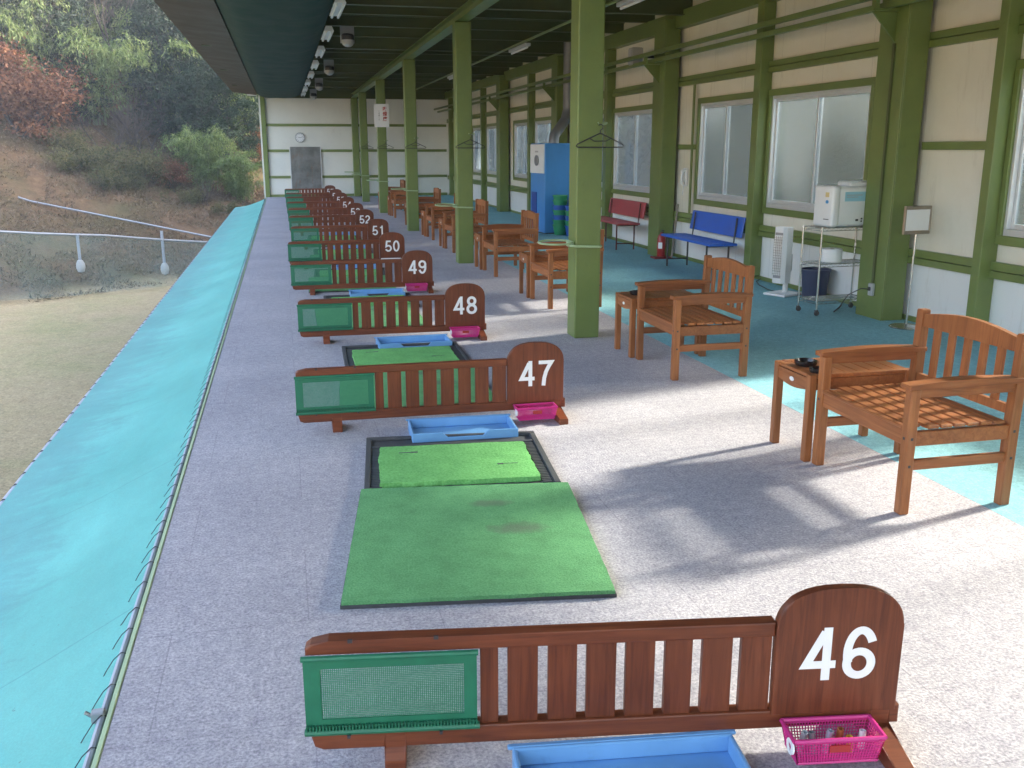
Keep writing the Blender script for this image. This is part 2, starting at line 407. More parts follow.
def prism(bm, poly, plane, d0, d1, bev=0.0):
    """poly: 2D points; plane 'XZ' extruded along Y, 'XY' along Z, 'YZ' along X"""
    def P(a, b, d): return {'XZ': (a, d, b), 'XY': (a, b, d), 'YZ': (d, a, b)}[plane]
    a = [bm.verts.new(P(x, y, d0)) for x, y in poly]; b = [bm.verts.new(P(x, y, d1)) for x, y in poly]
    n = len(poly)
    fs = [bm.faces.new(a), bm.faces.new(b[::-1])]
    for i in range(n): bm.faces.new((a[i], b[i], b[(i + 1) % n], a[(i + 1) % n]))
    if bev:
        es = list(fs[0].edges) + list(fs[1].edges)
        bmesh.ops.bevel(bm, geom=es, offset=bev, segments=2, profile=0.5, affect='EDGES')
def mesh_of(name, bm, mat, smooth=False):
    bmesh.ops.recalc_face_normals(bm, faces=bm.faces[:])
    me = bpy.data.meshes.new(name); bm.to_mesh(me); bm.free()
    if mat: me.materials.append(mat)
    if smooth:
        for p in me.polygons: p.use_smooth = True
        try: me.set_sharp_from_angle(angle=math.radians(38))
        except Exception: pass
    return me
def ob(name, bm, mat, parent=None, loc=None, rz=0, smooth=False):
    me = mesh_of(name, bm, mat, smooth)
    o = bpy.data.objects.new(name, me); C.objects.link(o)
    if parent: o.parent = parent
    if loc: o.location = loc
    if rz: o.rotation_euler = (0, 0, rz)
    return o
def tag(o, label, cat, group=None):
    o['label'] = label; o['category'] = cat
    if group: o['group'] = group
    return o
def thing(name, label, cat, loc=(0, 0, 0), rz=0, group=None):
    o = bpy.data.objects.new(name, None); C.objects.link(o)
    o.empty_display_size = 0.1
    o.location = loc; o.rotation_euler = (0, 0, rz)
    return tag(o, label, cat, group)
def copy_tree(o, parent=None):
    c = o.copy(); C.objects.link(c)
    if parent: c.parent = parent
    for ch in list(o.children): copy_tree(ch, c)
    return c
def struct(o, kind='structure'):
    o['kind'] = kind; return o
def text_mesh(name, body, size, mat, parent, loc, rot=(PI / 2, 0, 0), offset=0.0, ext=0.0008, sx=1.0, align='CENTER', space=1.0):
    cu = bpy.data.curves.new(name, 'FONT'); cu.body = body; cu.size = size; cu.extrude = ext; cu.offset = offset
    cu.align_x = align; cu.align_y = 'CENTER'; cu.space_character = space; cu.resolution_u = 6
    t = bpy.data.objects.new(name, cu); C.objects.link(t)
    dg = bpy.context.evaluated_depsgraph_get()
    me = bpy.data.meshes.new_from_object(t.evaluated_get(dg))
    bpy.data.objects.remove(t); bpy.data.curves.remove(cu)
    me.name = name; me.materials.clear(); me.materials.append(mat)
    o = bpy.data.objects.new(name, me); C.objects.link(o)
    o.parent = parent; o.location = loc; o.rotation_euler = rot; o.scale = (sx, 1, 1)
    return o

# ------------------------------------------------------------------ terrain
def sstep(a, b, x):
    t = min(1, max(0, (x - a) / (b - a))); return t * t * (3 - 2 * t)
def terrain(x, y):
    d = ((y - 33.7) - (x + 9.3)) / 1.414
    z = -3.5
    if d > 0:
        z += 0.36 * (math.sqrt(d * d + 0.5) - 0.7) if d < 9 else 0.36 * 8.33 + 0.60 * (d - 9)
    e = x - 8.0
    if e > 0:
        top = 5.2 + 6.0 * sstep(14, 40, y)
        z = max(z, -3.5 + top * sstep(0, 6 + 8 * sstep(14, 40, y), e) + 0.12 * max(0, e - 12))
    if z > -3.45 or d > -6:
        k = sstep(-3.5, -2.5, z)
        z += k * 0.35 * noise.noise(Vector((x * 0.35, y * 0.35, 0))) + k * 0.12 * noise.noise(Vector((x * 1.3, y * 1.3, 3)))
    z = min(z, 24 + 0.02 * d)
    return z
xs = list(np.concatenate([np.linspace(-420, -60, 19), np.arange(-56, 46, 0.75), np.linspace(50, 420, 19)]))
ys = list(np.concatenate([np.linspace(-420, -20, 21), np.arange(-16, 84, 0.75), np.linspace(88, 500, 22)]))
vv = [(x, y, terrain(x, y)) for y in ys for x in xs]
nx = len(xs)
ff = [(j * nx + i, j * nx + i + 1, (j + 1) * nx + i + 1, (j + 1) * nx + i) for j in range(len(ys) - 1) for i in range(nx - 1)]
me = bpy.data.meshes.new('ground'); me.from_pydata(vv, [], ff)
for p in me.polygons: p.use_smooth = True
def ground_mat():
    m, nt, bs = newmat('range_ground')
    v = coords(nt)
    sep = nt.nodes.new('ShaderNodeSeparateXYZ'); nt.links.new(v, sep.inputs[0])
    n1 = noise_tex(nt, v, 0.22, 6, 0.65); n2 = noise_tex(nt, v, 2.5, 7, 0.75); n3 = noise_tex(nt, v, 18, 3, 0.7)
    field = ramp(nt, n1, [(0.3, (0.32, 0.265, 0.15)), (0.5, (0.36, 0.285, 0.175)), (0.72, (0.27, 0.255, 0.13))])
    field = mix(nt, 1.0, field, ramp(nt, n3, [(0.3, (0.82,) * 3), (0.7, (1.15,) * 3)]), 'MULTIPLY')
    slope = ramp(nt, n2, [(0.25, (0.065, 0.042, 0.028)), (0.5, (0.13, 0.083, 0.05)), (0.75, (0.19, 0.13, 0.075))])
    slope = mix(nt, ramp(nt, n1, [(0.45, (0, 0, 0)), (0.62, (0.75,) * 3)]), slope, (0.085, 0.08, 0.04))
    k = ramp(nt, math_(nt, 'ADD', sep.outputs[2], math_(nt, 'MULTIPLY', n2, 0.5)), [(0, (0, 0, 0)), (1, (1, 1, 1))])
    kk = math_(nt, 'SMOOTH_MIN', 1.0, math_(nt, 'MAXIMUM', 0.0, math_(nt, 'MULTIPLY_ADD', math_(nt, 'ADD', sep.outputs[2], math_(nt, 'MULTIPLY', n2, 0.35)), 3.0, 10.0)), 0.1)
    c = mix(nt, kk, field, slope)
    east = ramp(nt, math_(nt, 'MULTIPLY_ADD', sep.outputs[0], 0.5, -3.2), [(0, (0, 0, 0)), (1, (1, 1, 1))])
    c = mix(nt, east, c, ramp(nt, n2, [(0.3, (0.025, 0.04, 0.02)), (0.7, (0.06, 0.08, 0.04))]))
    c = mix(nt, 1.0, c, ramp(nt, noise_tex(nt, v, 9, 5, 0.8), [(0.3, (0.72,) * 3), (0.7, (1.22,) * 3)]), 'MULTIPLY')
    nt.links.new(c, bs.inputs['Base Color']); bs.inputs['Roughness'].default_value = 0.95; bs.inputs['Specular IOR Level'].default_value = 0.1
    bump(nt, bs, n2, 0.6, 0.15)
    return m
me.materials.append(ground_mat())
g = bpy.data.objects.new('ground', me); C.objects.link(g); struct(g)

# ------------------------------------------------------------------ floor and building shell
Y0, Y1 = -6.0, 34.1
WX = 5.76                                    # inner face of the long wall
bm = B(); box(bm, -0.60, WX + 0.1, Y0, Y1 + 0.1, -0.30, -0.012)
struct(ob('floor_slab', bm, M['concrete']))
bm = B(); box(bm, -0.57, 3.052, Y0, Y1, -0.012, 0.0)
struct(ob('carpet', bm, M['carpet']))
bm = B(); box(bm, 3.056, WX, Y0, Y1, -0.012, -0.001)
struct(ob('blue_carpet', bm, M['blue_carpet']))
bm = B(); box(bm, -0.588, -0.572, Y0, Y1, -0.10, 0.004, 0.003)
struct(ob('floor_edging', bm, M['pale_green']))

ls = thing('lower_storey', 'plain concrete ground storey carrying the practice deck', 'building', (2.6, 14, -3.5))
bm = B(); box(bm, -0.45, WX + 0.06, Y0 + .2, Y1, -3.55, -0.302); o = ob('wall', bm, M['concrete'], ls); o.location = (-2.6, -14, 3.5)

# long wall with windows
lw = thing('long_wall', 'long cream board wall with green rails and a row of sliding windows', 'wall', (WX, 14, 0))
def part(name, bm, mat, parent, smooth=False):
    """part built in world coordinates under a thing standing at its own origin"""
    o = ob(name, bm, mat, parent, smooth=smooth)
    o.location = -parent.matrix_basis.translation if parent.rotation_euler.z == 0 else (0, 0, 0)
    return o
wins = []
for Yc in (-3.45, 2.2, 7.85, 13.52, 19.05, 24.5, 30.2):
    a = (Yc + 0.87, Yc + 2.90); b = (Yc + 3.34, Yc + 4.95)
    if Yc == 2.2: a, b = (2.25, 5.05), (5.25, 6.72)
    if Yc == -3.45: b = (0.25, 2.05)
    if Yc == 30.2: wins += [(31.0, 32.6)]
    else: wins += [a, b]
wins = [w for w in wins if w[0] > Y0 and w[1] < Y1]
ZB, ZT = 0.90, 2.205
bm = B()
box(bm, WX, WX + .06, Y0, Y1 + .06, -0.012, ZB)
box(bm, WX, WX + .06, Y0, Y1 + .06, ZT, 3.72)
prev = Y0
for a, b in wins + [(Y1 + .06, None)]:
    box(bm, WX, WX + .06, prev, a, ZB, ZT)
    prev = b
part('wall_board', bm, M['cream'], lw)
for (z0, z1, x0, nm) in ((0.0, 0.05, 5.735, 'base_rail'), (0.545, 0.607, 5.70, 'sill_rail'), (0.613, 0.680, 5.705, 'sill_rail'), (2.475, 2.535, 5.70, 'upper_rail'), (2.542, 2.605, 5.705, 'upper_rail'), (3.27, 3.50, 5.62, 'top_beam')):
    bm = B(); box(bm, x0, WX - .002, Y0, Y1, z0, z1, 0.003); part(nm, bm, M['green'], lw)
for i, (a, b) in enumerate(wins):
    # green casing then aluminium frame then two sliding panes
    bm = B()
    box(bm, 5.715, WX + .05, a - .06, b + .06, ZT, ZT + .075, .003)
    box(bm, 5.715, WX + .05, a - .06, b + .06, ZB - .075, ZB, .003)
    box(bm, 5.712, WX + .05, a - .055, a, ZB, ZT, .003); box(bm, 5.712, WX + .05, b, b + .055, ZB, ZT, .003)
    cs = part('window_casing', bm, M['green'], lw)
    bm = B(); t = .035
    box(bm, WX - .025, WX + .045, a, b, ZB, ZB + .055, .003); box(bm, WX - .025, WX + .045, a, b, ZT - t, ZT, .003)
    box(bm, WX - .025, WX + .045, a, a + t, ZB + .055, ZT - t, .003); box(bm, WX - .025, WX + .045, b - t, b, ZB + .055, ZT - t, .003)
    w = part('window', bm, M['alu'], lw)
    mid = (a + b) / 2
    for (q0, q1, xo) in ((a + t, mid + .02, WX - .012), (mid - .02, b - t, WX + .014)):
        bm = B(); s = .032; z0, z1 = ZB + .055, ZT - t
        box(bm, xo, xo + .024, q0, q0 + s, z0, z1, .002); box(bm, xo, xo + .024, q1 - s, q1, z0, z1, .002)
        box(bm, xo, xo + .024, q0 + s, q1 - s, z0, z0 + s + .01, .002); box(bm, xo, xo + .024, q0 + s, q1 - s, z1 - s, z1, .002)
        f = ob('sash', bm, M['alu'], w)
        bm = B(); box(bm, xo + .009, xo + .014, q0 + s, q1 - s, z0 + s + .01, z1 - s)
        f2 = ob('pane', bm, M['glass'], w)
# intermediate wall posts
for yp in (6.78, 10.83, 16.46, 22.0, 27.5, 33.0):
    bm = B(); w_ = 0.11 if yp != 6.78 else .06
    box(bm, 5.60, WX - .003, yp, yp + .16 if yp != 6.78 else yp + .1, 0.052, 3.268, .004); part('wall_post', bm, M['green'], lw)
for (a, b) in ((6.90, 7.85), (12.88, 13.5), (18.6, 19.0)):
    bm = B(); box(bm, 5.712, WX - .002, a, b, 1.585, 1.655, .003); part('short_rail', bm, M['green'], lw)
for yy in (12.93, 18.6):
    bm = B(); box(bm, 5.69, 5.711, yy, yy + .05, .69, 2.47, .003); part('conduit', bm, M['green'], lw)

# end wall
ew = thing('end_wall', 'white board end wall with thin green rails closing the far end', 'wall', (2.6, Y1, 0))
bm = B(); box(bm, -0.52, WX - .002, Y1 + .002, Y1 + .06, -.01, 3.7); part('wall_board', bm, paint('white_wall_board', (.74, .735, .69), .55, .05, 1.2, .12), ew)
for z0 in (0.0, 0.625, 1.50, 2.345):
    bm = B(); box(bm, -0.45, WX - .08, Y1 - .04, Y1, z0, z0 + .085, .003); part('rail', bm, M['green'], ew)
bm = B(); box(bm, -0.60, -0.455, Y1 - .10, Y1 + .10, -.2, 3.6, .004); part('corner_post', bm, M['green'], ew)
bm = B(); box(bm, 4.25, 4.45, Y1 - .16, Y1 - .045, 0, 3.4, .004); part('post', bm, M['green'], ew)
bm = B(); box(bm, -0.655, -0.605, Y1 - .06, Y1 + .05, -.3, 3.5, .004); part('flashing', bm, M['alu'], ew)

# roof
rf = thing('roof', 'dark low roof over the practice bays, green purlins and brown eave', 'roof', (2.4, 14, 3.7))
bm = B()
n = 40
x0, x1 = -1.42, 6.3
pts = []
yy = Y0 - .3; k = 0
row = []
while yy < Y1 + .6:
    row.append((yy, 3.70 + (0.028 if k % 4 in (1, 2) else 0))); yy += 0.09 if k % 2 else .05; k += 1
lo = [(bm.verts.new((x0, y, z)), bm.verts.new((x1, y, z - .02))) for y, z in row]
hi = [(bm.verts.new((x0, y, z + .03)), bm.verts.new((x1, y, z + .01))) for y, z in row]
for i in range(len(row) - 1):
    bm.faces.new((lo[i][0], lo[i][1], lo[i + 1][1], lo[i + 1][0])); bm.faces.new((hi[i][0], hi[i + 1][0], hi[i + 1][1], hi[i][1]))
part('roof_sheet', bm, M['roof'], rf)
ypl = []
y = -5.2
while y < 33.9:
    main = min(abs((y - 7.84) % 5.685), 5.685 - abs((y - 7.84) % 5.685)) < .3
    bm = B(); h = .24 if main else .17; w = .06 if main else .045
    zt = 3.66
    box(bm, -1.30, 5.755, y - .006, y + .006, zt - h + .013, zt - .013); box(bm, -1.30, 5.755, y - w, y + w, zt - .012, zt); box(bm, -1.30, 5.755, y - w, y + w, zt - h, zt - h + .012)
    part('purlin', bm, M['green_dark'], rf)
    y += 5.685 / 4
for (xb, z0, z1) in ((2.49, 3.28, 3.65),):
    bm = B(); box(bm, xb - .008, xb + .008, Y0, Y1 - .2, z0 + .016, 3.40); box(bm, xb - .085, xb + .085, Y0, Y1 - .2, z0, z0 + .015); box(bm, xb - .085, xb + .085, Y0, Y1 - .2, 3.405, 3.418)
    part('long_beam', bm, M['green'], rf)
bm = B(); prism(bm, [(-1.46, 3.46), (-0.70, 3.37), (-0.70, 3.40), (-1.46, 3.80), (-1.50, 3.80), (-1.50, 3.47)], 'XZ', Y0 - .2, Y1 + .5); part('eave_board', bm, M['eave'], rf)
bm = B(); box(bm, -1.02, -0.72, Y1 + .52, Y1 + .75, 3.36, 3.42, .01); part('gutter_end', bm, M['white_plastic'], rf)

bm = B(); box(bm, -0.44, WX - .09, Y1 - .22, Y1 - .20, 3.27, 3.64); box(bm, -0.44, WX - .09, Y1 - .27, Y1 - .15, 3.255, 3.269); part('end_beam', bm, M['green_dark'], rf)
# dark net gathered under the eave
bm = B(); cols_, rows_ = 26, 160
gv = []
for j in range(rows_ + 1):
    yv = Y0 + (33.85 - Y0) * j / rows_
    r_ = []
    for i in range(cols_ + 1):
        t = i / cols_
        zz = 3.40 - .13 * (1 - abs(2 * t - 1) ** 5) - .02 * math.sin(t * PI) * (1 + noise.noise(Vector((t * 4, yv * 1.7, 0)))) - .018 * abs(math.sin(yv * PI / 1.42))* math.sin(t * PI)
        r_.append(bm.verts.new((-0.70 + 1.44 * t, yv, zz)))
    gv.append(r_)
for j in range(rows_):
    for i in range(cols_): bm.faces.new((gv[j][i], gv[j][i + 1], gv[j + 1][i + 1], gv[j + 1][i]))
tag(ob('overhead_net', bm, M['soffit_net'], smooth=True), 'dark green netting slung under the eave above the bays', 'net')

# ------------------------------------------------------------------ columns
def column_mesh(h=3.27):
    bm = B(); box(bm, -0.112, 0.112, 0, 0.225, 0, h, .012, seg=2); return bm
colY = [7.73, 13.41, 19.10, 24.78, 30.3, 33.75]
clabel = ['thick green steel column nearest the camera, beside the chair group', 'green steel column second from the camera, behind plate 48',
          'green steel column third from the camera', 'green steel column with a white paper notice taped on it',
          'green steel column beyond the one with the notice', 'green steel column touching the far end wall']
protoc = None
for k, yc in enumerate(colY):
    if protoc is None:
        c = thing('steel_column', clabel[0], 'column', (2.492, yc, 0), 0, 'green columns along the bays')
        o = ob('shaft', column_mesh(), M['green'], c)
        bm = B()
        # strap round the front plus oval club rest to the left
        tube(bm, [(-.15, .02, .80), (-.12, -.03, .80), (0, -.045, .795), (.10, -.03, .79), (.122, .02, .79), (.122, .12, .79)], .011, 6)
        ov = [(-.28 + .145 * math.cos(a), (.04 + .10 * math.sin(a)), .83 + .01 * math.sin(a)) for a in np.linspace(0, 2 * PI, 25)[:-1]]
        tube(bm, ov, .009, 6, closed=True)
        box(bm, -.17, -.112, .04, .09, .79, .835, .006)
        ob('club_rest', bm, M['pale_green'], c, smooth=True)
        bm = B(); tube(bm, [(.113, .03, 1.81), (.135, .01, 1.81), (.135, -.03, 1.805), (.12, -.045, 1.795), (.06, -.045, 1.79), (.05, -.045, 1.81)], .006, 6)
        ob('hook', bm, M['pale_green'], c, smooth=True)
        bm = B(); box(bm, .1125, .14, .04, .09, 1.42, 1.52, .004)
        protoc = c
    else:
        c = copy_tree(protoc); c.location = (2.492, yc, 0); c['label'] = clabel[k]
# hangers
def hanger_bm():
    bm = B(); r = .006
    tube(bm, [(-.19, 0, -.155), (-.205, 0, -.145), (-.195, 0, -.13), (-.02, 0, -.05), (0, 0, -.043), (.02, 0, -.05), (.195, 0, -.13), (.205, 0, -.145), (.19, 0, -.155)], r, 6, closed=True)
    tube(bm, [(-.09, 0, -.085), (-.05, 0, -.105), (.05, 0, -.105), (.09, 0, -.085)], r * .8, 6)
    tube(bm, [(0, 0, -.045), (0, 0, -.02), (.02, 0, -.005), (.022, 0, .018), (.005, 0, .03), (-.015, 0, .022)], r * .8, 6)
    return bm
hl = ['black plastic coat hanger hung on the nearest green column', 'black coat hanger hung on the second green column, behind plate 48', 'black coat hanger hung on the third green column',
      'black coat hanger on the column below the white paper notice', 'black coat hanger on the column beyond the notice']
h0 = None
for k in range(5):
    if h0 is None: o = h0 = ob('coat_hanger', hanger_bm(), M['dark_metal'], smooth=True)
    else: o = h0.copy(); C.objects.link(o)
    o.location = (2.492 + .07, colY[k] - .052, 1.765); o.rotation_euler = (0, 0, rnd.uniform(-.06, .06))
    tag(o, hl[k], 'hanger', 'hangers on the columns')
# notice
nt_ = thing('paper_notice', 'white paper notice with red vertical characters taped to a column', 'notice', (2.492, 24.765, 2.13))
bm = B(); box(bm, -.185, .185, -.012, -.008, 0, .56); ob('sheet', bm, M['paper'], nt_)
for k, ch in enumerate('喫煙席'):
    text_mesh('character', ch, .115, M['red_ink'], nt_, (.085, -.0135, .43 - k * .12), offset=.002)
for k, ch in enumerate('ご遠慮くだ'):
    text_mesh('character', ch, .045, M['grey_ink'], nt_, (-.06, -.0135, .38 - k * .05))

# wall columns
wcl = ['broad green wall column behind the white cart', 'broad green wall column between the blue bench and the red bench', 'green wall column just beyond the tall blue machine',
       'green wall column near the far end of the window wall', 'broad green wall column in the far corner']
p0 = None
for k, yc in enumerate((7.87, 13.54, 19.2, 24.5, 30.1)):
    if p0 is None:
        c = p0 = thing('wall_column', wcl[k], 'column', (5.47, yc, 0), 0, 'green wall columns')
        bm = B(); box(bm, 0, .018, 0, .42, 0, 3.4, .004); box(bm, .018, .235, .195, .215, 0, 3.4); box(bm, .018, .235, 0, .02, 0, 3.4, .004); box(bm, .018, .235, .40, .42, 0, 3.4, .004)
        ob('shaft', bm, M['green'], c)
        bm = B(); prism(bm, [(-.25, 2.79), (0, 2.79), (0, 2.53)], 'XZ', .17, .19); box(bm, -.27, .0, .13, .23, 2.792, 2.812); box(bm, -.24, -.20, .15, .21, 2.813, 2.893); ob('bracket', bm, M['green'], c)
    else:
        c = copy_tree(p0); c.location = (5.47, yc, 0); c['label'] = wcl[k]
# rails on the brackets
for (z0, xr, lab) in ((2.895, 5.25, 'upper green rail carried along the window wall'), (2.815, 5.37, 'lower green rail carried along the window wall')):
    bm = B(); box(bm, xr - .025, xr + .025, Y0, 33.9, z0, z0 + .055, .004)
    tag(ob('wall_rail', bm, M['green']), lab, 'rail', 'rails along the window wall')

# ------------------------------------------------------------------ ceiling fittings
fl0 = None
fy = [13.1, 16.0, 18.9, 21.8, 24.7, 27.6, 30.5, 33.0]
ords = ['nearest', 'second', 'third', 'fourth', 'fifth', 'sixth', 'seventh', 'farthest']
for k, y in enumerate(fy):
    if fl0 is None:
        t = fl0 = thing('fluorescent_lamp', '', 'lamp', (0, 0, 0), 0, 'twin tube lamps along the netting')
        bm = B(); prism(bm, [(-.045, .10), (.045, .10), (.075, .03), (-.075, .03)], 'XZ', -.62, .62); ob('housing', bm, M['white_plastic'], t)
        for s in (-.042, .042):
            bm = B(); tube(bm, [(s, -.60, .012), (s, .60, .012)], .017, 10); ob('tube', bm, M['white_paint'], t, smooth=True)
    else: t = copy_tree(fl0)
    t.location = (.80, y, 3.30)
    t['label'] = 'unlit white twin tube lamp beside the dark netting, %s of its row from the camera' % ords[k]
dm0 = None
for k, y in enumerate((16.1, 22.2, 28.0, 33.0)):
    if dm0 is None:
        t = dm0 = thing('dome_lamp', '', 'lamp', (0, 0, 0), 0, 'round lamps on square plates')
        bm = B(); box(bm, -.11, .11, -.02, .02, -.13, .14, .004); ob('plate', bm, M['grey_plastic'], t)
        bm = B(); lathe(bm, [(0, .0), (.08, .0), (.10, -.02), (.10, -.09)], (0, -.09, 0), 20); ob('shade', bm, M['dark_metal'], t, smooth=True)
        bm = B(); lathe(bm, [(.085, -.06), (.10, -.10), (.085, -.16), (.045, -.19), (0, -.20)], (0, -.09, 0), 20); ob('globe', bm, M['foot_white'], t, smooth=True)
    else: t = copy_tree(dm0)
    t.location = (1.12, y, 3.36)
    t['label'] = 'round dusty ceiling lamp on a square plate, %s of four from the camera' % ('first', 'second', 'third', 'last')[k]
bm = B(); tube(bm, [(4.2, Y0, 3.40), (4.2, 33.5, 3.40)], .022, 8); tag(ob('conduit_pipe', bm, M['green']), 'thin green conduit pipe running under the roof with strip lamps on it', 'pipe')
st0 = None
for k, y in enumerate((11.3, 17.2, 24.0)):
    if st0 is None:
        t = st0 = thing('strip_lamp', '', 'lamp', (0, 0, 0), 0, 'strip lamps on the conduit')
        bm = B(); box(bm, -.05, .05, -.62, .62, .02, .07, .006); ob('housing', bm, M['alu'], t)
        bm = B(); tube(bm, [(0, -.58, 0), (0, .58, 0)], .017, 10); ob('tube', bm, M['white_paint'], t, smooth=True)
    else: t = copy_tree(st0)
    t.location = (4.2, y, 3.285)
    t['label'] = ('unlit strip lamp over the chairs, cut by the top edge of the photo', 'unlit strip lamp under the roof between the two nearest green columns', 'unlit strip lamp farthest along the roof conduit')[k]
sp_ = thing('wall_speaker', 'small beige loudspeaker high on the wall beside the nearest column', 'loudspeaker', (5.45, 14.6, 2.98))
bm = B(); box(bm, -.12, .06, -.09, .09, -.13, .13, .015); ob('cabinet', bm, M['foot_white'], sp_)
bm = B(); box(bm, .061, .30, -.02, .02, -.02, .02); ob('bracket', bm, M['dark_metal'], sp_)
bm = B(); box(bm, -.126, -.121, -.07, .07, -.11, .11); ob('grille', bm, M['grey_plastic'], sp_)

# ------------------------------------------------------------------ tarpaulin and its pipes
bm = B(); n1, n2 = 14, 190
gv = []
for j in range(n2 + 1):
    yv = Y0 + (33.6 - Y0) * j / n2; r_ = []
    for i in range(n1 + 1):
        t = i / n1
        r_.append(bm.verts.new((-0.606 - 1.011 * t, yv, -.018 - .285 * t - .045 * math.sin(PI * t) + .012 * noise.noise(Vector((t * 3, yv * .9, 0))) - .01 * math.sin(PI * t) * math.sin(yv * 3.4))))
    gv.append(r_)
for j in range(n2):
    for i in range(n1): bm.faces.new((gv[j][i], gv[j][i + 1], gv[j + 1][i + 1], gv[j + 1][i]))
tp = tag(ob('tarpaulin', bm, M['tarp'], smooth=True), 'turquoise tarpaulin sloping outward along the deck edge', 'tarpaulin')
bm = B(); y = Y0 + .1
while y < 33.5:
    a = rnd.uniform(-.02, .02)
    tube(bm, [(-.650, y - .045, -.036), (-.640, y - .035 + a, -.022), (-.622, y - .005 + a, -.003), (-.602, y + .02 + a, .006), (-.590, y + .03 + a, -.004)], .0016, 5)
    y += rnd.uniform(.15, .19)
la = ob('lacing', bm, M['rope'], tp, smooth=True); la['kind'] = 'stuff'
bm = B(); y = Y0 + .1
while y < 33.5:
    tube(bm, [(-1.59, y, -.322), (-1.64, y + .02, -.315), (-1.672, y + .03, -.345), (-1.66, y + .04, -.37), (-1.62, y + .045, -.36)], .004, 5)
    y += rnd.uniform(.2, .26)
la = ob('hem_lacing', bm, M['rope'], tp, smooth=True); la['kind'] = 'stuff'
bm = B(); tube(bm, [(-.602, Y0, -.008), (-.602, 33.8, -.008)], .0115, 8)
pi_ = tag(ob('edge_pipe', bm, M['pipe'], smooth=True), 'grey pipe laced along the carpet side of the tarpaulin', 'pipe')
bm = B(); tube(bm, [(-1.64, Y0, -.345), (-1.64, 33.7, -.345)], .024, 10)
o = tag(ob('edge_pipe', bm, M['pipe'], smooth=True), 'dark grey pipe along the outer hem of the tarpaulin', 'pipe')
bm = B()
for y in np.arange(Y0 + .4, 33.5, 2.4): tube(bm, [(-1.63, y, -.37), (-.52, y, -.55)], .02, 8)
ob('strut', bm, M['pipe'], o, smooth=True)
cl = thing('pipe_clamp', 'small metal clamp on the pipe beside the tarpaulin', 'clamp', (-.612, 2.66, -.006))
bm = B(); box(bm, -.02, .018, -.015, .015, -.016, .02, .004); ob('jaw', bm, M['steel'], cl)
bm = B(); tube(bm, [(-.015, 0, .0), (-.032, -.004, .018), (-.036, -.005, .02)], .006, 8); ob('bolt', bm, M['steel'], cl, smooth=True)

# ------------------------------------------------------------------ bay dividers
def arch(x0, x1, zb, zs, zt, n=20):
    c = (x0 + x1) / 2; h = (x1 - x0) / 2
    p = [(x0, zb), (x1, zb)]
    for k in range(n + 1):
        a = PI * k / n
        ca, sa = math.cos(a), math.sin(a)
        p.append((c + h * math.copysign(abs(ca) ** .80, ca), zs + (zt - zs) * abs(sa) ** .9))
    return p
def make_divider():
    t = thing('bay_divider', '', 'divider', (0, 0, 0), 0, 'numbered bay dividers')
    bm = B()
    prism(bm, [(.0, .338), (1.236, .338), (1.236, .380), (.06, .378), (.015, .370), (.0, .358)], 'XZ', -.022, .022, .005)
    ob('top_rail', bm, M['divider'], t)
    bm = B()
    prism(bm, [(.012, .072), (.035, .062), (1.60, .062), (1.60, .116), (.0, .116)], 'XZ', -.022, .022, .005)
    ob('bottom_rail', bm, M['divider'], t)
    bm = B()
    xs_ = [(.450, .497), (.522, .602), (.629, .706), (.732, .811), (.837, .915), (.943, 1.016), (1.044, 1.125), (1.150, 1.232)]
    for a, b in xs_: box(bm, a, b, -.012, .012, .112, .341, .002)
    box(bm, .002, .45, -.012, -.006, .1125, .118, 0)
    ob('slat_panel', bm, M['divider_v'], t)
    bm = B(); prism(bm, arch(1.237, 1.586, .104, .362, .475), 'XZ', -.028, .000, .005)
    ob('number_plate', bm, M['divider_v'], t)
    # netting
    bm = B()
    x0, x1, z0, z1 = -.006, .440, .122, .334
    box(bm, x0, x0 + .042, -.030, -.024, z0, z1); box(bm, x1 - .034, x1, -.030, -.024, z0, z1)
    box(bm, x0 + .042, x1 - .034, -.030, -.024, z0, z0 + .036); box(bm, x0 + .042, x1 - .034, -.030, -.024, z1 - .03, z1)
    tube(bm, [(x0 - .004, -.030, z1), (x1 + .004, -.030, z1)], .008, 8); tube(bm, [(x0 - .004, -.030, z0), (x1 + .006, -.030, z0)], .010, 8)
    k = x0
    while k < x1: box(bm, k, k + .004, -.039, -.031, z0 + .006, z0 + .022); k += .0085
    nb = ob('net_panel', bm, M['net_band'], t)
    bm = B(); q = [bm.verts.new(v) for v in ((x0 + .042, -.027, z0 + .036), (x1 - .034, -.027, z0 + .036), (x1 - .034, -.027, z1 - .03), (x0 + .042, -.027, z1 - .03))]
    bm.faces.new(q); ob('mesh', bm, M['net'], nb)
    for xf, fl in ((.222, .042), (1.545, .19)):
        bm = B(); prism(bm, [(-fl, .0), (.13, 0), (.13, .04), (.022, .115), (-.0225, .115), (-.0225, .062), (-fl, .034)], 'YZ', xf - .028, xf + .028, .004)
        ob('foot', bm, M['divider'], t)
    bm = B()
    for xx, zz in ((.11, .378), (.33, .379)): box(bm, xx, xx + .012, -.026, -.018, zz - .006, zz + .003)
    for xx, zz in ((.10, .112), (.34, .112)): box(bm, xx, xx + .008, -.045, -.024, zz - .004, zz + .004)
    ob('screws', bm, M['dark_metal'], t)
    return t
def ell(cx, cz, rx, rz, a0, a1, n=22):
    return [(cx + rx * math.cos(math.radians(a0 + (a1 - a0) * k / n)), cz + rz * math.sin(math.radians(a0 + (a1 - a0) * k / n))) for k in range(n + 1)]
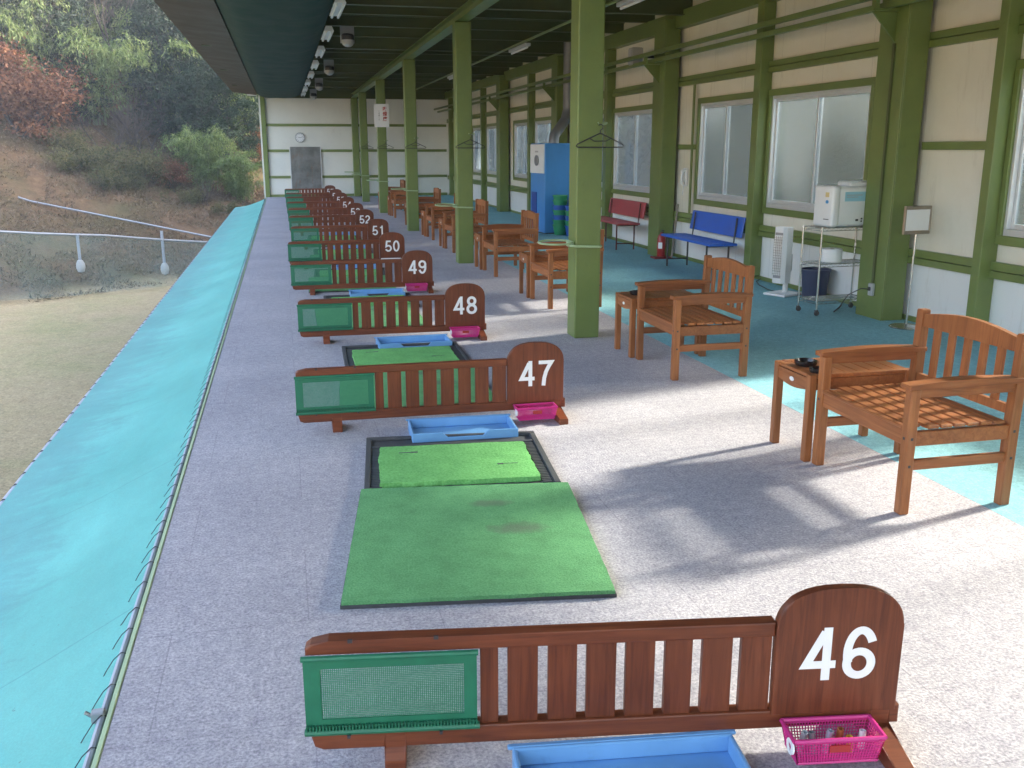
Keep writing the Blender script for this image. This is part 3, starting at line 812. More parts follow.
DIG = {'0': [ell(.29, .5, .205, .425, 0, 360, 36)], '1': [[(.33, 1.0), (.33, 0)], [(.36, .80), (.12, .80)]],
       '2': [ell(.29, .69, .20, .235, 172, -30, 20) + [(.40, .47), (.16, .24), (.09, .075), (.52, .075)]],
       '3': [ell(.28, .71, .19, .215, 165, -90, 20), ell(.28, .285, .215, .21, 90, -168, 20)],
       '4': [[(.40, .0), (.40, 1.0)], [(.36, .92), (.065, .30), (.56, .30)]],
       '5': [[(.49, .925), (.16, .925), (.105, .47)] + ell(.285, .31, .215, .235, 128, -162, 22)],
       '6': [ell(.29, .30, .205, .225, 0, 360, 30), ell(.30, .5, .215, .425, 28, 205, 24)],
       '7': [[(.05, .925), (.53, .925)] + [(.43, .76), (.33, .55), (.265, .30), (.235, 0)]],
       '8': [ell(.29, .73, .178, .195, 0, 360, 30), ell(.29, .29, .21, .215, 0, 360, 30)],
       '9': [ell(.29, .70, .205, .225, 0, 360, 30), ell(.28, .5, .215, .425, 208, 385, 24)]}
def number_mesh(txt, mat, parent, loc, h=.156, w=.145, adv=.66):
    bm = B(); lay = 0
    for i, ch in enumerate(txt):
        ox = (i - (len(txt) - 1) / 2) * adv - .29
        for path in DIG[ch]:
            P = [Vector((x + ox, z - .5)) for x, z in path]; n = len(P); closed = (P[0] - P[-1]).length < 1e-4
            if closed: P = P[:-1]; n -= 1
            L, R_ = [], []
            for k in range(n):
                a = P[k - 1] if (k or closed) else P[k]; b = P[(k + 1) % n] if (k < n - 1 or closed) else P[k]
                t1 = (P[k] - a); t2 = (b - P[k])
                if t1.length < 1e-6: t1 = t2
                if t2.length < 1e-6: t2 = t1
                t1.normalize(); t2.normalize(); nn = Vector((-(t1.y + t2.y), t1.x + t2.x))
                if nn.length < 1e-6: nn = Vector((-t1.y, t1.x))
                nn.normalize(); kf = 1 / max(.45, nn.dot(Vector((-t1.y, t1.x))))
                yo = -.0004 - .0002 * lay
                q = P[k] + nn * w / 2 * kf; L.append(bm.verts.new((q.x * h * 1.06, yo, q.y * h)))
                q = P[k] - nn * w / 2 * kf; R_.append(bm.verts.new((q.x * h * 1.06, yo, q.y * h)))
            for k in range(n if closed else n - 1): bm.faces.new((L[k], L[(k + 1) % n], R_[(k + 1) % n], R_[k]))
            lay += 1
    r = bmesh.ops.extrude_face_region(bm, geom=bm.faces[:])
    bmesh.ops.translate(bm, vec=(0, .0003, 0), verts=[v for v in r['geom'] if isinstance(v, bmesh.types.BMVert)])
    o = ob('number', bm, mat, parent); o.location = loc
    return o
divs = [(46, -0.012, 2.272, -8.8), (47, 0.005, 5.412, -.3), (48, .06, 8.04, -.8), (49, .03, 10.88, -1.6), (50, .015, 13.32, .6), (51, .08, 16.0, .2), (52, .07, 18.6, .5),
        (53, .065, 20.95, .6), (54, .058, 23.6, .5), (55, .05, 26.1, 0), (56, .05, 28.4, -.4), (57, .03, 31.4, .4)]
d0 = make_divider()
dinfo = {}
for k, (num, x, y, a) in enumerate(divs):
    t = d0 if k == 0 else copy_tree(d0)
    t.location = (x, y, 0); t.rotation_euler = (0, 0, math.radians(a))
    t['label'] = 'low dark wooden slatted divider with green net panel, arched plate numbered %d' % num
    dinfo[num] = (x, y, math.radians(a))
for num, (x, y, a) in dinfo.items():
    t = [o for o in C.objects if o.get('label', '').endswith('numbered %d' % num)][0]
    pl = [c for c in t.children if c.name.startswith('number_plate')][0]
    number_mesh(str(num), M['white_paint'], pl, (1.414, -.0285, .285))
def on_div(num, lx, ly, z=0):
    x, y, a = dinfo[num]
    return (x + lx * math.cos(a) - ly * math.sin(a), y + lx * math.sin(a) + ly * math.cos(a), z)

# baskets hung on the dividers
def basket_bm():
    bm = B(); L, D, H_ = .246, .098, .069; tp_ = .88
    def P(u, v, h):  # u,v in -1..1
        k = tp_ + (1 - tp_) * h / H_
        return Vector((u * L / 2 * k, v * D / 2 * k, h))
    nu, nv, nh = 30, 10, 8; r = .0017
    rim = [P(-1, -1, H_), P(1, -1, H_), P(1, 1, H_), P(-1, 1, H_)]
    for a, b in zip(rim, rim[1:] + rim[:1]): tube(bm, [a, b], .006, 6)
    bot = [P(-1, -1, 0), P(1, -1, 0), P(1, 1, 0), P(-1, 1, 0)]
    for a, b in zip(bot, bot[1:] + bot[:1]): tube(bm, [a, b], .004, 6)
    for s in (-1, 1):
        for i in range(nu + 1):
            u = -1 + 2 * i / nu; tube(bm, [P(u, s, 0), P(u, s, H_)], r, 4, cap=False)
        for i in range(nv + 1):
            v = -1 + 2 * i / nv; tube(bm, [P(s, v, 0), P(s, v, H_)], r, 4, cap=False)
        for j in range(1, nh):
            h = H_ * j / nh
            tube(bm, [P(-1, s, h), P(1, s, h)], r, 4, cap=False); tube(bm, [P(s, -1, h), P(s, 1, h)], r, 4, cap=False)
    for i in range(nu + 1):
        u = -1 + 2 * i / nu; tube(bm, [P(u, -1, 0), P(u, 1, 0)], r, 4, cap=False)
    for i in range(nv + 1):
        v = -1 + 2 * i / nv; tube(bm, [P(-1, v, 0), P(1, v, 0)], r, 4, cap=False)
    return bm
b0 = None
for num in (46, 47, 48, 49):
    if b0 is None:
        t = b0 = thing('tee_basket', '', 'basket', (0, 0, 0), 0, 'pink baskets on the dividers')
        ob('lattice', basket_bm(), M['pink'], t, smooth=True)
        bm = B(); lathe(bm, [(.010, 0), (.016, .003), (.022, .003), (.022, -.003), (.010, -.003), (.010, 0)], (0, 0, 0), 16, Matrix.Translation((-.125, -.03, .045)) @ Matrix.Rotation(PI / 2, 4, 'Y'))
        ob('ring_clip', bm, M['white_plastic'], t, smooth=True)
        bm = B(); box(bm, -.028, .028, -.0535, -.050, .034, .056, .002); ob('badge', bm, M['red'], t)
    else: t = copy_tree(b0)
    lx = {46: 1.385, 47: 1.395, 48: 1.395, 49: 1.39}[num]
    t.location = on_div(num, lx, -.088, .028); t.rotation_euler = (0, 0, dinfo[num][2])
    t['label'] = 'small pink plastic lattice basket hung below plate %d' % num
tee_cols = [('grey', M['grey_plastic']), ('dark grey', M['steel']), ('clear grey', M['pipe']), ('brown', M['teak']), ('yellow', paint('yellow_rubber', (0.6, 0.42, 0.04), .5)), ('white', M['white_plastic'])]
for i, (cn, mt) in enumerate(tee_cols):
    bm = B(); hh = (.062, .062, .066, .066, .045, .05)[i]
    lathe(bm, [(.005, 0), (.009, 0), (.009, hh), (.0065, hh), (.005, hh - .02)], (0, 0, 0), 12)
    o = ob('rubber_tee', bm, mt, smooth=True)
    o.location = on_div(46, 1.385 - .085 + .034 * i, -.09 + rnd.uniform(-.015, .015), .031); o.rotation_euler = (rnd.uniform(-.2, .2), rnd.uniform(-.15, .15), 0)
    tag(o, '%s tube-shaped rubber tee standing in the pink basket below plate 46' % cn, 'tee', 'rubber tees')
bm = B(); box(bm, -.14, .14, -.05, .05, 0, .006, .002); box(bm, -.14, .14, -.05, -.045, .006, .02); box(bm, -.14, .14, .045, .05, .006, .02)
o = ob('white_tray', bm, M['white_plastic']); o.location = on_div(50, 1.39, -.08, .10); tag(o, 'thin white tray fixed below plate 50', 'tray')

# ball trays, rubber bases, hitting and stance mats
def tray_bm():
    bm = B(); L, D, H_, t = .60, .30, .062, .014
    box(bm, 0, L, -D, 0, .0, .010, .003)
    box(bm, 0, L, -t, 0, .0101, H_, .004); box(bm, 0, t, -D + t, -t, .0101, H_, .004); box(bm, L - t, L, -D + t, -t, .0101, H_, .004)
    prism(bm, [(0, .0101), (L, .0101), (L, H_), (L - .17, H_), (L - .20, .028), (.20, .028), (.17, H_), (0, H_)], 'XZ', -D, -D + t, .003)
    box(bm, -.012, L + .012, -.006, .012, H_ - .008, H_ + .002, .003)
    return bm
def base_bm():
    bm = B(); L, D = .95, .86
    box(bm, 0, L, -D, 0, 0, .012, .003)
    box(bm, 0, L, -.03, 0, .012, .030, .004); box(bm, 0, .03, -D, -.03, .012, .028, .003); box(bm, L - .03, L, -D, -.03, .012, .028, .003)
    box(bm, .03, L - .03, -.175, -.15, .012, .026, .003)
    for k in range(26):
        y = -.20 - .025 * k
        box(bm, .032, .085, y - .008, y + .008, .012, .022, .002); box(bm, L - .085, L - .032, y - .008, y + .008, .012, .022, .002)
    return bm
def mat_bm(L, D, h, jag, seed):
    """turf pad with a ragged outline"""
    r = random.Random(seed); bm = B(); pts = []
    n = 26
    for (x0, y0, x1, y1) in ((0, 0, L, 0), (L, 0, L, D), (L, D, 0, D), (0, D, 0, 0)):
        for k in range(n):
            t = k / n; x = x0 + (x1 - x0) * t; y = y0 + (y1 - y0) * t
            j = jag * (noise.noise(Vector((x * 9, y * 9, seed))) + .5 * r.uniform(-1, 1))
            pts.append((x + (j if x0 == x1 else j * .3), y + (j if y0 == y1 else j * .3)))
    prism(bm, pts, 'XY', 0, h, min(.004, h * .3)); return bm
BAYS = {47: ((.63, 5.325, -2.5), (.372, 5.135, -5.6), (.116, 3.155, -8.0))}
for num in (48, 49, 50, 51, 52):
    x, y, a = dinfo[num]
    BAYS[num] = ((x + .62, y - .17, rnd.uniform(-2, 2)), (x + .33, y - .30, rnd.uniform(-3, 2)), (x + .20, y - 2.30, rnd.uniform(-4, 1)))
BAYS[46] = ((.505, 2.145, -7), None, None)
tr0 = bs0 = hm0 = sm0 = None
for num in sorted(BAYS):
    t_, b_, s_ = BAYS[num]
    tr0_new = tr0 is None
    o = ob('ball_tray', tray_bm(), M['blue_plastic']) if tr0_new else tr0.copy()
    if tr0_new: tr0 = o
    else: C.objects.link(o)
    o.location = (t_[0], t_[1], .0005); o.rotation_euler = (0, 0, math.radians(t_[2]))
    tag(o, 'shallow blue plastic ball tray lying in front of divider %d' % num, 'tray', 'blue ball trays')
    if b_ is None: continue
    o = ob('rubber_tray', base_bm(), M['black']) if bs0 is None else bs0.copy()
    if bs0 is None: bs0 = o
    else: C.objects.link(o)
    o.location = (b_[0], b_[1], .0005); o.rotation_euler = (0, 0, math.radians(b_[2]))
    tag(o, 'black ribbed rubber base under the turf pad before divider %d' % num, 'mat base', 'rubber mat bases')
    a = math.radians(b_[2])
    if hm0 is None:
        o = hm0 = ob('hitting_mat', mat_bm(.78, .58, .026, .009, 3), M['hitting'])
        bm = B()
        box(bm, .10, .20, .455, .468, .0262, .0268); box(bm, .165, .20, .452, .472, .0269, .0275)
        box(bm, .595, .625, .205, .222, .0262, .0272); box(bm, .625, .70, .213, .219, .0262, .0268)
        ob('tee_slots', bm, M['black'], hm0)
    else: o = copy_tree(hm0)
    lx, ly = .075, -.80
    o.location = (b_[0] + lx * math.cos(a) - ly * math.sin(a), b_[1] + lx * math.sin(a) + ly * math.cos(a), .0135); o.rotation_euler = (0, 0, a)
    tag(o, 'bright green curly turf pad on the rubber base before divider %d' % num, 'mat', 'turf hitting pads')
    if sm0 is None:
        o = sm0 = ob('stance_mat', mat_bm(.995, 1.165, .024, .002, 5), M['stance'])
        bm = B(); prism(bm, [(-.004, -.004), (.999, -.004), (.999, 1.169), (-.004, 1.169)], 'XY', -.004, .009); ob('backing', bm, M['black'], o)
    else: o = copy_tree(sm0)
    o.location = (s_[0], s_[1], .005); o.rotation_euler = (0, 0, math.radians(s_[2]))
    tag(o, 'flat green stance mat %s divider %d' % ('with grey scuff marks in front of' if num == 47 else 'lying behind the divider before', num), 'mat', 'green stance mats')

# ------------------------------------------------------------------ armchairs and side tables
def make_chair():
    t = thing('armchair', '', 'chair', (0, 0, 0), 0, 'slatted wooden armchairs')
    Wd, Dp, lt = .75, .575, .048
    for y in (0, Wd - lt):
        bm = B(); box(bm, 0, lt, y, y + lt, 0, .580, .005); ob('leg', bm, M['teak_z'], t)
        bm = B(); prism(bm, [(Dp - lt, 0), (Dp, 0), (Dp, .38), (Dp + .014, .792), (Dp + .009, .798), (Dp - .030, .798), (Dp - .035, .792), (Dp - lt, .38)], 'XZ', y, y + lt, .005); ob('leg', bm, M['teak_z'], t)
    for y, s in ((0, 1), (Wd - lt, -1)):
        bm = B()
        pts_t = []; n = 12
        for k in range(n + 1):
            x = -.02 + (Dp + .030) * k / n; u = k / n
            pts_t.append((x, .603 + .012 * math.sin(PI * u) ** 1.2))
        low = [(x, .581) for x, z in pts_t]
        prism(bm, pts_t + low[::-1], 'XZ', y - .010, y + lt + .012, .006)
        box(bm, lt, Dp - .002, y + .010, y + lt - .010, .538, .5805, .003)
        ob('armrest', bm, M['teak_x'], t)
        bm = B(); box(bm, lt - .002, Dp - lt + .002, y + .011, y + lt - .011, .205, .252, .003); ob('stretcher', bm, M['teak_x'], t)
    bm = B()
    box(bm, .010, .036, lt - .002, Wd - lt + .002, .318, .392, .003)
    box(bm, Dp - .038, Dp - .012, lt - .002, Wd - lt + .002, .318, .385, .003)
    for y in (.008, Wd - .036): box(bm, lt - .002, Dp - lt + .002, y, y + .028, .318, .384, .003)
    ob('seat_frame', bm, M['teak'], t)
    bm = B(); n = 7; x0 = .040; pw = (Dp - .06 - x0) / n
    for k in range(n):
        a = x0 + k * pw
        e0 = .010 if a > lt - .001 else lt + .002
        box(bm, a, a + pw - .011, e0, Wd - e0, .3925, .408, .003)
    box(bm, .0, .030, lt + .002, Wd - lt - .002, .3925, .408, .003)
    ob('seat', bm, M['teak'], t)
    # backrest leans back: shear in x with z
    bm = B()
    n = 16; top = []
    for k in range(n + 1):
        u = k / n; top.append((lt - .002 + (Wd - 2 * lt + .004) * u, .775 + .036 * math.sin(PI * u)))
    prism(bm, top + [(Wd - lt + .002, .712), (lt - .002, .712)], 'YZ', -.014, .014, .003)
    box(bm, -.013, .013, lt - .002, Wd - lt + .002, .425, .468, .003)
    for k in range(5):
        c = Wd / 2 + (k - 2) * .112
        box(bm, -.008, .008, c - .023, c + .023, .466, .714, .002)
    for v in bm.verts: v.co.x += Dp - .024 + (v.co.z - .38) * .034
    ob('backrest', bm, M['teak_z'], t)
    bm = B()
    for y in (-.0012, Wd - .0018):
        for (x, z) in ((.024, .355), (Dp - .024, .355), (Dp - .024, .228), (.024, .228)): box(bm, x - .006, x + .006, y, y + .003, z - .006, z + .006)
    for y in (.024, Wd - .024): box(bm, -.0012, .002, y - .006, y + .006, .349, .361)
    ob('bolt_heads', bm, M['dark_metal'], t)
    return t
def make_table():
    t = thing('side_table', '', 'table', (0, 0, 0), 0, 'small wooden side tables')
    L, Wd, h, lt = .60, .375, .47, .042
    for x in (0, L - lt):
        for y in (0, Wd - lt):
            bm = B(); box(bm, x, x + lt, y, y + lt, 0, h - .002, .004); ob('leg', bm, M['teak_z'], t)
    bm = B()
    n = 10; arc = [(lt - .002 + (Wd - 2 * lt + .004) * k / n, h - .085 + .0 - .018 * math.sin(PI * k / n)) for k in range(n + 1)]
    for x in (.006, L - .030): prism(bm, arc + [(Wd - lt + .002, h - .024), (lt - .002, h - .024)], 'YZ', x, x + .024)
    for y in (.006, Wd - .030): box(bm, lt - .002, L - lt + .002, y, y + .024, h - .085, h - .024, .003)
    ob('apron', bm, M['teak'], t)
    bm = B()
    box(bm, lt + .001, L - lt - .001, .001, .038, h - .022, h, .003); box(bm, lt + .001, L - lt - .001, Wd - .038, Wd - .001, h - .022, h, .003)
    n = 8; pw = (L - .012) / n
    for k in range(n): box(bm, .006 + k * pw, .006 + k * pw + pw - .006, .040 if 0 < k < n - 1 else lt + .001, Wd - .040 if 0 < k < n - 1 else Wd - lt - .001, h - .020, h - .002, .002)
    ob('tabletop', bm, M['teak'], t)
    bm = B(); lathe(bm, [(0, 0), (1, 0), (1, .002), (0, .002)], (0, 0, 0), 20, Matrix.Translation((.005, Wd / 2, h - .062)) @ Matrix.Rotation(-PI / 2, 4, 'Y') @ Matrix.Diagonal((.012, .022, 1, 1)))
    ob('oval_badge', bm, M['white_plastic'], t)
    return t
ch = [(2.605, 3.475, 0), (2.605, 6.085, .0), (2.575, 9.27, 0), (2.57, 11.86, 0), (2.545, 14.85, .01), (2.55, 17.05, 0), (2.55, 19.6, 0), (2.53, 22.9, 0), (2.53, 25.3, 0)]
chlab = ['slatted orange-brown wooden armchair nearest the camera at the right edge', 'slatted wooden armchair between the blue bench and the nearest green column',
         'slatted wooden armchair partly hidden behind the nearest green column', 'slatted wooden armchair in front of the tall blue machine',
         'slatted wooden armchair half hidden by the second green column', 'slatted wooden armchair just beyond the second green column',
         'slatted wooden armchair half hidden by the third green column', 'slatted wooden armchair just beyond the third green column', 'slatted wooden armchair farthest from the camera']
tblab = ['small slatted wooden side table with two dark ashtrays beside the nearest armchair', 'small wooden side table with one dark ashtray beside the second armchair',
         'small wooden side table behind the nearest green column', 'small wooden side table beside the armchair by the blue machine',
         'small wooden side table behind the second green column', 'small wooden side table beyond the second green column', 'small wooden side table behind the third green column',
         'small wooden side table beyond the third green column', 'small wooden side table farthest from the camera']
c0 = make_chair(); t0 = make_table()
tabs = []
for k, (x, y, a) in enumerate(ch):
    c = c0 if k == 0 else copy_tree(c0)
    c.location = (x, y, 0); c.rotation_euler = (0, 0, a + (0 if k == 0 else rnd.uniform(-.015, .015))); c['label'] = chlab[k]
    t = t0 if k == 0 else copy_tree(t0)
    ty = y + .772 + (.015 if k else .0)
    t.location = (x - .03, ty, 0); t.rotation_euler = (0, 0, a); t['label'] = tblab[k]
    tabs.append((x - .03, ty))
M['ash'] = paint('dark_smoked_glass', (0.02, 0.015, 0.015), 0.12, 0.1, 10)
def ash_bm():
    bm = B(); lathe(bm, [(0, 0), (.052, 0), (.06, .012), (.060, .028), (.052, .030), (.045, .012), (0, .010)], (0, 0, 0), 24); return bm
a0 = ob('ashtray', ash_bm(), M['ash'], smooth=True); a0.location = (tabs[0][0] + .10, tabs[0][1] + .22, .4695)
tag(a0, 'round dark glass ashtray on the nearest side table, at its far corner', 'ashtray', 'ashtrays')
for (i, dx, dy, lab) in ((0, .075, .055, 'smaller dark ashtray on the nearest side table, next to the armrest'), (1, .12, .20, 'dark ashtray on the second side table')):
    o = a0.copy(); C.objects.link(o); o.location = (tabs[i][0] + dx, tabs[i][1] + dy, .4695); tag(o, lab, 'ashtray', 'ashtrays')
    if i == 0: o.scale = (.75, .75, .8)

# ------------------------------------------------------------------ benches
def make_bench(label, seatm, legm, cat_group, Lb):
    t = thing('bench', label, 'bench', (0, 0, 0), 0, cat_group)
    bm = B(); box(bm, 0, .19, 0, Lb, .405, .435, .006); box(bm, .20, .38, 0, Lb, .405, .435, .006); ob('seat', bm, seatm, t)
    bm = B(); box(bm, -.012, .012, .02, Lb - .02, .50, .755, .006)
    bmesh.ops.transform(bm, matrix=Matrix.Translation((.43, 0, 0)) @ Matrix.Shear('XY', 4, (.16, 0)) if False else Matrix.Translation((.455, 0, 0)), verts=bm.verts[:])
    for v in bm.verts: v.co.x += (v.co.z - .6) * .18
    ob('backrest', bm, seatm, t)
    for y in (.16, Lb - .18):
        bm = B()
        tube(bm, [(.04, y, 0), (.04, y, .402)], .013, 8); tube(bm, [(.34, y, 0), (.34, y, .402)], .013, 8)
        tube(bm, [(.04, y, .392), (.40, y, .392), (.415, y, .52), (.438, y, .74)], .012, 8); tube(bm, [(.04, y, .10), (.34, y, .10)], .010, 8)
        ob('leg_frame', bm, legm, t, smooth=True)
    return t
b1 = make_bench('blue painted bench against the window wall', M['bench_blue'], M['dark_metal'], 'painted benches', 1.62); b1.location = (5.14, 11.02, 0)
b2 = make_bench('faded red painted bench against the window wall', M['bench_red'], paint('red_brown_metal', (0.10, 0.02, 0.02), .5), 'painted benches', 1.75); b2.location = (5.17, 14.52, 0)

# ------------------------------------------------------------------ things along the wall
fe = thing('fire_extinguisher', 'red fire extinguisher in a floor stand beside the wall column', 'extinguisher', (5.45, 13.36, 0))
bm = B(); lathe(bm, [(0, .03), (.058, .03), (.062, .045), (.062, .30), (.045, .345), (.020, .36), (.018, .385), (0, .385)], (0, 0, 0), 20); cyl = ob('cylinder', bm, M['red'], fe, smooth=True)
bm = B(); box(bm, -.064, -.0625, -.03, .03, .15, .24, 0, Matrix.Rotation(math.radians(55), 4, 'Z')); ob('label_band', bm, M['paper'], cyl, smooth=True)
bm = B(); box(bm, -.012, .012, -.07, .02, .386, .40, .003); box(bm, -.012, .012, -.08, .02, .412, .424, .003); tube(bm, [(.03, .0, .37), (.075, 0, .34), (.078, 0, .16)], .008, 8); ob('valve', bm, M['dark_metal'], fe, smooth=True)
bm = B(); box(bm, -.13, .13, -.10, .10, 0, .03, .006); ob('stand', bm, paint('dull_red_paint', (.20, .02, .03), .5), fe)
bm = B(); tube(bm, [(5.60, 13.30, .0), (5.685, 13.34, .80)], .016, 8)
tag(ob('wooden_pole', bm, M['bark_pale'], smooth=True), 'pale pole leaning on the wall behind the fire extinguisher', 'pole')
ph = thing('wall_phone', 'white wall telephone handset beside the window over the blue bench', 'telephone', (5.757, 13.22, 1.06))
bm = B(); box(bm, -.045, 0, -.045, .045, .0, .26, .01); ob('cradle', bm, M['white_plastic'], ph)
bm = B(); tube(bm, [(-.055, -.02, .02), (-.085, -.02, .045), (-.092, -.02, .13), (-.085, -.02, .215), (-.055, -.02, .24)], [.022, .022, .016, .022, .022], 10); ob('handset', bm, M['white_plastic'], ph, smooth=True)
bm = B(); tube(bm, [(-.06, -.02, .0), (-.06, -.015, -.08), (-.05, .02, -.12), (-.04, .035, -.06), (-.03, .03, .0)], .006, 6); ob('cord', bm, M['white_plastic'], ph, smooth=True)

# electric heater
he = thing('electric_heater', 'white upright electric heater on a flat stand below the window', 'heater', (5.40, 9.60, 0), math.radians(24))
bm = B(); box(bm, -.17, .17, -.15, .15, 0, .028, .012, seg=2); ob('base', bm, M['white_plastic'], he)
bm = B(); tube(bm, [(.03, .0, .028), (.03, .0, .26)], .03, 12); ob('stem', bm, M['white_plastic'], he, smooth=True)
bm = B(); box(bm, .0, .085, -.04, .04, .26, .46, .015, seg=2); tube(bm, [(.06, 0, .46), (.075, 0, .52)], .022, 10); tube(bm, [(.03, .01, .46), (.02, .01, .51)], .018, 10); ob('motor', bm, M['grey_plastic'], he, smooth=True)
bm = B()
prism(bm, [(-.005, -.085), (-.10, -.085), (-.135, -.05), (-.135, .05), (-.10, .085), (-.005, .085)], 'XY', .14, .76, .008)
hb = ob('body', bm, M['white_plastic'], he)
bm = B(); box(bm, -.1385, -.1355, -.045, .045, .26, .64, .001); ob('heating_panel', bm, M['alu'], hb)
bm = B()
for k in range(15): tube(bm, [(-.150, -.055, .25 + .0285 * k), (-.150, .055, .25 + .0285 * k)], .0022, 5)
for y in (-.05, -.025, 0, .025, .05): tube(bm, [(-.152, y, .235), (-.152, y, .665)], .0025, 5)
ob('guard', bm, M['chrome'], hb, smooth=True)
bm = B(); box(bm, -.139, -.1354, -.05, .05, .20, .232, .001); box(bm, -.139, -.1354, -.05, .05, .672, .70, .001); ob('dark_bands', bm, M['steel'], hb)
bm = B(); tube(bm, [(5.44, 9.72, .006), (5.42, 10.0, .006), (5.50, 10.35, .006), (5.60, 10.62, .008), (5.70, 10.70, .03)], .005, 6); tag(ob('heater_cord', bm, M['dark_metal'], smooth=True), 'black cord trailing on the floor from the electric heater', 'cord')

# wire cart
ca = math.radians(5)
cart = thing('wire_cart', 'chrome wire shelf cart on castors beside the wall column', 'cart', (5.02, 8.265, 0), ca)
CL, CD = .63, .30
for (x, y) in ((0, 0), (0, CD), (CL, 0), (CL, CD)):
    bm = B(); tube(bm, [(x, y, .055), (x, y, .86)], .0095, 10); ob('pole', bm, M['chrome'], cart, smooth=True)
    bm = B(); lathe(bm, [(0, -.011), (.024, -.011), (.026, 0), (.024, .011), (0, .011)], (0, 0, 0), 16, Matrix.Translation((x + .006, y, .026)) @ Matrix.Rotation(PI / 2, 4, 'X')); box(bm, x - .014, x + .014, y - .016, y + .016, .045, .058, .003)
    ob('castor', bm, M['black'], cart, smooth=True)
for z in (.115, .475, .825):
    bm = B()
    for dz in (0, .028):
        tube(bm, [(0, 0, z + dz), (CL, 0, z + dz), (CL, CD, z + dz), (0, CD, z + dz)], .0035, 6, closed=True)
    for k in range(24): tube(bm, [(CL * k / 23, 0, z + .03), (CL * k / 23, CD, z + .03)], .0018, 5)
    for k in range(4): tube(bm, [(0, CD * (k + .5) / 4, z + .026), (CL, CD * (k + .5) / 4, z + .026)], .003, 5)
    for yy in (0, CD):
        zz = [(CL * k / 24, yy, z + (.028 if k % 2 else 0)) for k in range(25)]; tube(bm, zz, .002, 5)
    ob('wire_shelf', bm, M['chrome'], cart, smooth=True)
ap = thing('appliance', 'white box-shaped tabletop appliance with a blue band on top of the wire cart', 'appliance', (cart.location.x + .12, cart.location.y + .02, .858), ca)
AL, AD, AH = .66, .27, .385
bm = B(); box(bm, .0, AL, -.02, AD, .006, AH, .03, seg=3); ab = ob('body', bm, M['white_plastic'], ap, smooth=True)
bm = B(); box(bm, -.04, .055, -.028, AD + .008, .0, AH + .012, .03, seg=3); ob('front_panel', bm, M['white_plastic'], ap, smooth=True)
bm = B(); box(bm, .18, .55, .02, AD - .04, AH - .004, AH + .045, .02, seg=3); ob('lid', bm, M['white_plastic'], ap, smooth=True)
bm = B()
for (x, y) in ((.05, .02), (.05, AD - .04), (AL - .06, .02), (AL - .06, AD - .04)): lathe(bm, [(0, 0), (.014, 0), (.014, .008), (0, .008)], (x, y, -.003), 10)
ob('rubber_feet', bm, M['black'], ap)
pb = paint('pale_blue_print', (0.33, 0.62, 0.75), .4, .05, 4); mb = paint('mid_blue_print', (0.05, 0.30, 0.60), .4, .05, 4)
bm = B(); box(bm, .10, AL - .032, -.0216, -.0204, .245, .335); bd = ob('blue_band', bm, pb, ap)
bm = B(); lathe(bm, [(0, 0), (.038, 0), (.038, .001), (0, .001)], (0, 0, 0), 24, Matrix.Translation((.50, -.0218, .29)) @ Matrix.Rotation(PI / 2, 4, 'X')); ob('round_emblem', bm, mb, bd)
bm = B(); box(bm, .12, .30, -.0226, -.0218, .300, .307); box(bm, .12, .25, -.0226, -.0218, .282, .288); ob('print_lines', bm, M['grey_plastic'], bd)
bm = B(); lathe(bm, [(0, 0), (.024, 0), (.024, .001), (0, .001)], (0, 0, 0), 20, Matrix.Translation((-.0405, .06, .24)) @ Matrix.Rotation(-PI / 2, 4, 'Y') @ Matrix.Diagonal((.7, 1, 1, 1))); ob('blue_sticker', bm, mb, ap)
bm = B(); box(bm, -.042, -.0402, .035, .09, .285, .33); ob('yellow_sticker', bm, paint('yellow_print', (.7, .55, .25), .5), ap)
bm = B(); box(bm, -.0422, -.0402, .02, .10, .07, .078); box(bm, .24, .27, -.0226, -.0206, .055, .075); box(bm, .30, .315, -.0226, -.0206, .045, .06); box(bm, .30, .318, -.0226, -.0206, .07, .085); ob('dark_marks', bm, M['dark_metal'], ap)
ro = thing('paper_roll', 'white paper roll lying on the middle shelf of the wire cart', 'paper roll', (5.25, 8.44, .507), ca)
bm = B(); lathe(bm, [(.022, 0), (.095, 0), (.10, .004), (.10, .126), (.095, .13), (.022, .13), (.022, 0)], (0, 0, 0), 28); ob('roll', bm, M['paper'], ro, smooth=True)
bm = B(); lathe(bm, [(.019, .002), (.0215, .002), (.0215, .132), (.019, .132), (.019, .002)], (0, 0, 0), 20); ob('core', bm, paint('cardboard', (.35, .24, .14), .8), ro, smooth=True)
bn = thing('waste_bin', 'dark blue tapered waste bin on the floor behind the wire cart', 'bin', (5.56, 9.22, 0))
bm = B(); lathe(bm, [(0, 0), (.115, 0), (.125, .01), (.152, .33), (.145, .33), (.120, .02), (0, .015)], (0, 0, 0), 28); ob('bucket', bm, M['navy'], bn, smooth=True)
bm = B(); lathe(bm, [(.150, .315), (.163, .315), (.165, .325), (.160, .335), (.146, .335)], (0, 0, 0), 28); ob('rim', bm, M['navy'], bn, smooth=True)
ou = thing('power_outlet', 'pale power outlet box on the broad wall column', 'outlet', (5.4685, 8.03, .28), -PI / 2)
bm = B(); box(bm, -.035, .035, -.035, -.0015, -.06, .06, .006); ob('box', bm, M['grey_plastic'], ou)
bm = B(); box(bm, -.015, .015, -.055, -.0355, -.01, .025, .004); ob('plug', bm, M['dark_metal'], ou)
